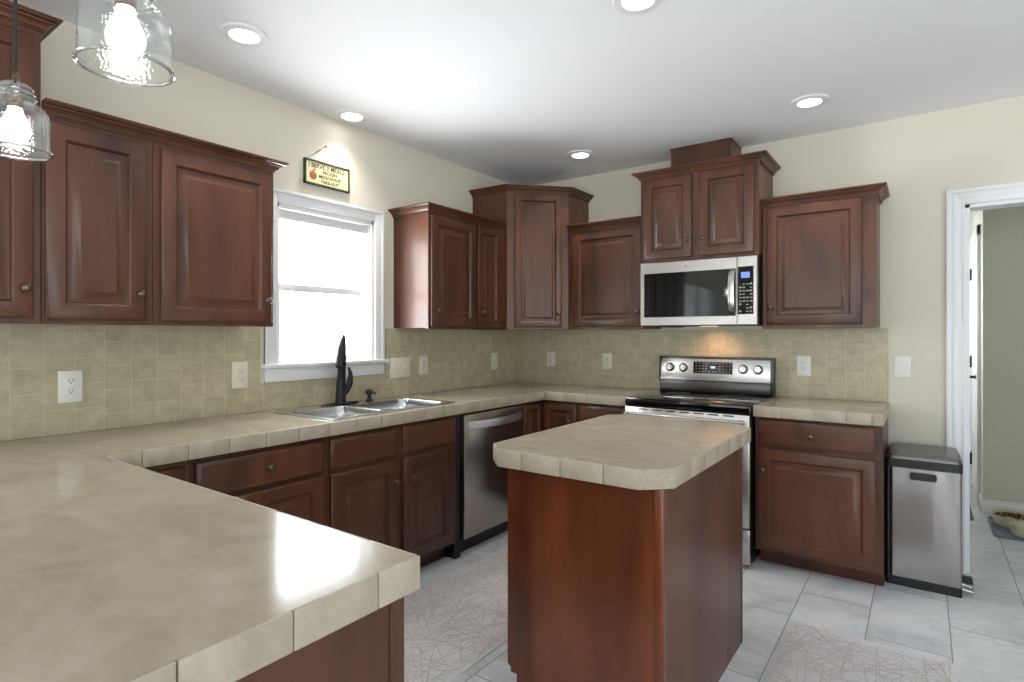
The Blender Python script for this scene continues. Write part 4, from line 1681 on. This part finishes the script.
# ------------------------------------------------------------------ trash can
TX0_, TX1_, TYF, TYB = 2.634, 2.952, -0.405, -0.035
tc_ = thing('trash_can', 'rectangular stainless pedal trash can with black lid beside the doorway', 'trash can', ((TX0_ + TX1_) / 2, (TYF + TYB) / 2, 0))
bm = nb()
prism(bm, rrect(TX0_, TX1_, TYF, TYB, 0.014), 0.0, 0.046, 0.004)
obj('base', bm, M['black'], tc_)
bm = nb()
prism(bm, rrect(TX0_ + 0.018, TX1_ - 0.002, TYF + 0.003, TYB - 0.003, 0.012), 0.0465, 0.6185)
bd = obj('steel_body', bm, M['steel_bin'], tc_)
bm = nb()
prism(bm, rrect(TX0_ + 0.002, TX0_ + 0.0175, TYF + 0.002, TYB - 0.002, 0.006), 0.0465, 0.6185)
obj('side_panel', bm, M['black'], tc_)
bm = nb()
cx_ = 2.793
tmp = bmesh.new()
lp = rrect(cx_ - 0.057, cx_ + 0.057, 0.560, 0.600, 0.012)
f_ = [tmp.verts.new((x, TYF + 0.0008, z)) for x, z in lp]
g_ = [tmp.verts.new((x, TYF + 0.0045, z)) for x, z in lp]
tmp.faces.new(f_)
tmp.faces.new(g_[::-1])
for i in range(len(lp)):
    tmp.faces.new((f_[i], f_[(i + 1) % len(lp)], g_[(i + 1) % len(lp)], g_[i]))
merge(bm, tmp)
obj('grip_slot', bm, M['black'], bd)
bm = nb()
prism(bm, rrect(TX0_ - 0.002, TX1_ + 0.002, TYF - 0.004, TYB + 0.002, 0.016), 0.619, 0.662, 0.006)
obj('collar', bm, M['black'], tc_)
bm = nb()
prev = None
for ins, zz in ((0.006, 0.6625), (0.006, 0.672), (0.012, 0.680), (0.03, 0.685), (0.07, 0.688)):
    lp = rrect(TX0_ + ins, TX1_ - ins, TYF + ins * 0.8, TYB - ins * 0.8, 0.02)
    vs = [bm.verts.new((x, y, zz + (0.010 * (y - TYF) / (TYB - TYF) if zz > 0.665 else 0))) for x, y in lp]
    if prev:
        for i in range(len(vs)):
            bm.faces.new((prev[i], prev[(i + 1) % len(vs)], vs[(i + 1) % len(vs)], vs[i]))
    else:
        bm.faces.new(vs[::-1])
    prev = vs
bm.faces.new(prev)
obj('lid', bm, M['lid'], tc_)
for py in (-0.335, -0.215):
    bm = nb()
    tube(bm, [(TX1_ - 0.004, py - 0.035, 0.035), (TX1_ + 0.03, py - 0.035, 0.030), (TX1_ + 0.045, py - 0.03, 0.026), (TX1_ + 0.045, py + 0.03, 0.026), (TX1_ + 0.03, py + 0.035, 0.030), (TX1_ - 0.004, py + 0.035, 0.035)], 0.0055, 10)
    if py > -0.3:
        box(bm, TX1_ - 0.002, TX1_ + 0.05, py - 0.04, py + 0.04, 0.030, 0.044, 0.004)
    obj('foot_pedal', bm, M['black'] if py > -0.3 else M['chrome'], tc_)


# ------------------------------------------------------------------ rugs
def rug(name, lab, x0, x1, y0, y1, seed, nlines, wave=0.0):
    rnd = random.Random(seed)
    bm = nb()
    n = 60
    th = 0.006

    def ex(xe, y, ph):
        return xe + wave * (math.sin(y * 9 + ph) + 0.5 * math.sin(y * 23 + ph * 2))
    rows = []
    for k in range(n + 1):
        y = y0 + (y1 - y0) * k / n
        a, b = ex(x0, y, 1.0), ex(x1, y, 2.3)
        rows.append([bm.verts.new(p) for p in ((a, y, 0.0005), (a, y, th - 0.002), (a + 0.004, y, th), (b - 0.004, y, th), (b, y, th - 0.002), (b, y, 0.0005))])
    for r1, r2 in zip(rows, rows[1:]):
        for j in range(6):
            bm.faces.new((r1[j], r1[(j + 1) % 6], r2[(j + 1) % 6], r2[j]))
    bm.faces.new(rows[0])
    bm.faces.new(rows[-1][::-1])
    z = th + 0.0006
    fams = [math.radians(d) for d in (8, 42, 68, 95, 128, 155)]
    for k in range(nlines):
        ang = rnd.choice(fams) + rnd.gauss(0, 0.09)
        L = rnd.uniform(0.06, 0.42)
        w = rnd.choice((0.0018, 0.0024, 0.0032, 0.0042))
        cx, cy = rnd.uniform(x0 + 0.02, x1 - 0.02), rnd.uniform(y0 + 0.02, y1 - 0.02)
        d = V((math.cos(ang), math.sin(ang)))
        t0, t1 = -L / 2, L / 2
        for c, lo, hi, dd_ in ((cx, x0 + 0.012, x1 - 0.012, d.x), (cy, y0 + 0.012, y1 - 0.012, d.y)):
            if abs(dd_) > 1e-6:
                u0, u1 = sorted(((lo - c) / dd_, (hi - c) / dd_))
                t0, t1 = max(t0, u0), min(t1, u1)
        if t1 - t0 < 0.02:
            continue
        p = V((-d.y, d.x)) * w / 2
        a, b = V((cx, cy)) + d * t0, V((cx, cy)) + d * t1
        zz = z + rnd.random() * 0.0003
        f = bm.faces.new([bm.verts.new((q.x, q.y, zz)) for q in (a + p, a - p, b - p, b + p)])
        f.material_index = 1
    o = obj(name, bm, [M['rug'], M['rug_line']])
    return tag(o, lab, 'rug', 'pale line-patterned rugs')


rug('rug', 'pale line-patterned runner between the island and the sink cabinets', 0.700, 1.347, -3.05, -0.95, 3, 760, 0.0025)
rug('rug', 'pale line-patterned rug on the floor at the lower right, in front of the island side', 2.302, 2.898, -2.95, -1.150, 5, 640)

# ------------------------------------------------------------------ hall things
bm = nb()
box(bm, 2.45, 3.085, 1.15, 2.1, 0.0005, 0.010, 0.003)
tag(obj('door_mat', bm, M['mat_dark']), 'dark grey mat just visible past the doorway on the corridor floor', 'mat')
bm = nb()
tmp = bmesh.new()
prism(bm, rrect(3.165, 3.75, 0.815, 1.270, 0.03), 0.0005, 0.010)
for (a, b, c, d) in ((3.165, 3.75, 0.815, 0.825), (3.165, 3.75, 1.26, 1.27), (3.165, 3.175, 0.815, 1.27), (3.74, 3.75, 0.815, 1.27)):
    box(bm, a, b, c, d, 0.004, 0.018, 0.003)
tag(obj('feeding_tray', bm, M['tray']), 'slate blue pet feeding tray on the hall floor under the two bowls', 'tray')


def bowl(name, lab, cx, cy, r, h, food, ribs):
    t = thing(name, lab, 'bowl', (cx, cy, 0.0105), 'pet bowls on the tray')
    bm = nb()
    seg = 40
    zb = 0.0105
    prof = [(r * 0.72, 0), (r * 0.80, 0.004), (r * 0.93, h * 0.5), (r * 0.985, h * 0.93), (r, h), (r * 0.96, h), (r * 0.90, h * 0.75), (r * 0.78, h * 0.3), (0.0, h * 0.22)]
    lathe(bm, prof, (cx, cy, zb), (0, 0, 1), seg, cap=False)
    if ribs:
        for row in range(3):
            for k in range(36):
                a = 2 * math.pi * (k + 0.5 * (row % 2)) / 36
                rr = r * (0.90 + 0.035 * row)
                lathe(bm, [(0.0045, 0), (0.003, 0.002), (0, 0.003)], (cx + rr * math.cos(a), cy + rr * math.sin(a), zb + h * (0.35 + 0.2 * row)), (math.cos(a), math.sin(a), 0), 6, cap=False)
    obj('bowl_body', bm, M['ceramic'], t)
    if food:
        rnd = random.Random(2)
        bm = nb()
        for k in range(130):
            a, q = rnd.uniform(0, 6.283), math.sqrt(rnd.random()) * r * 0.84
            lathe(bm, [(0, -0.004), (0.006, -0.003), (0.007, 0), (0.006, 0.003), (0, 0.004)], (cx + q * math.cos(a), cy + q * math.sin(a), zb + h * 0.80 + rnd.random() * 0.014 - 0.02 * (q / r) ** 2 + 0.006), (rnd.uniform(-.6, .6), rnd.uniform(-.6, .6), 1), 7, cap=False)
        k = obj('kibble', bm, M['kibble'], t)
        k['kind'] = 'stuff'
    return t


bowl('pet_bowl', 'cream pet bowl full of brown kibble at the back of the feeding tray', 3.288, 1.135, 0.115, 0.075, True, False)
bowl('pet_bowl', 'cream dotted pet bowl at the front of the feeding tray', 3.335, 0.922, 0.088, 0.066, False, True)
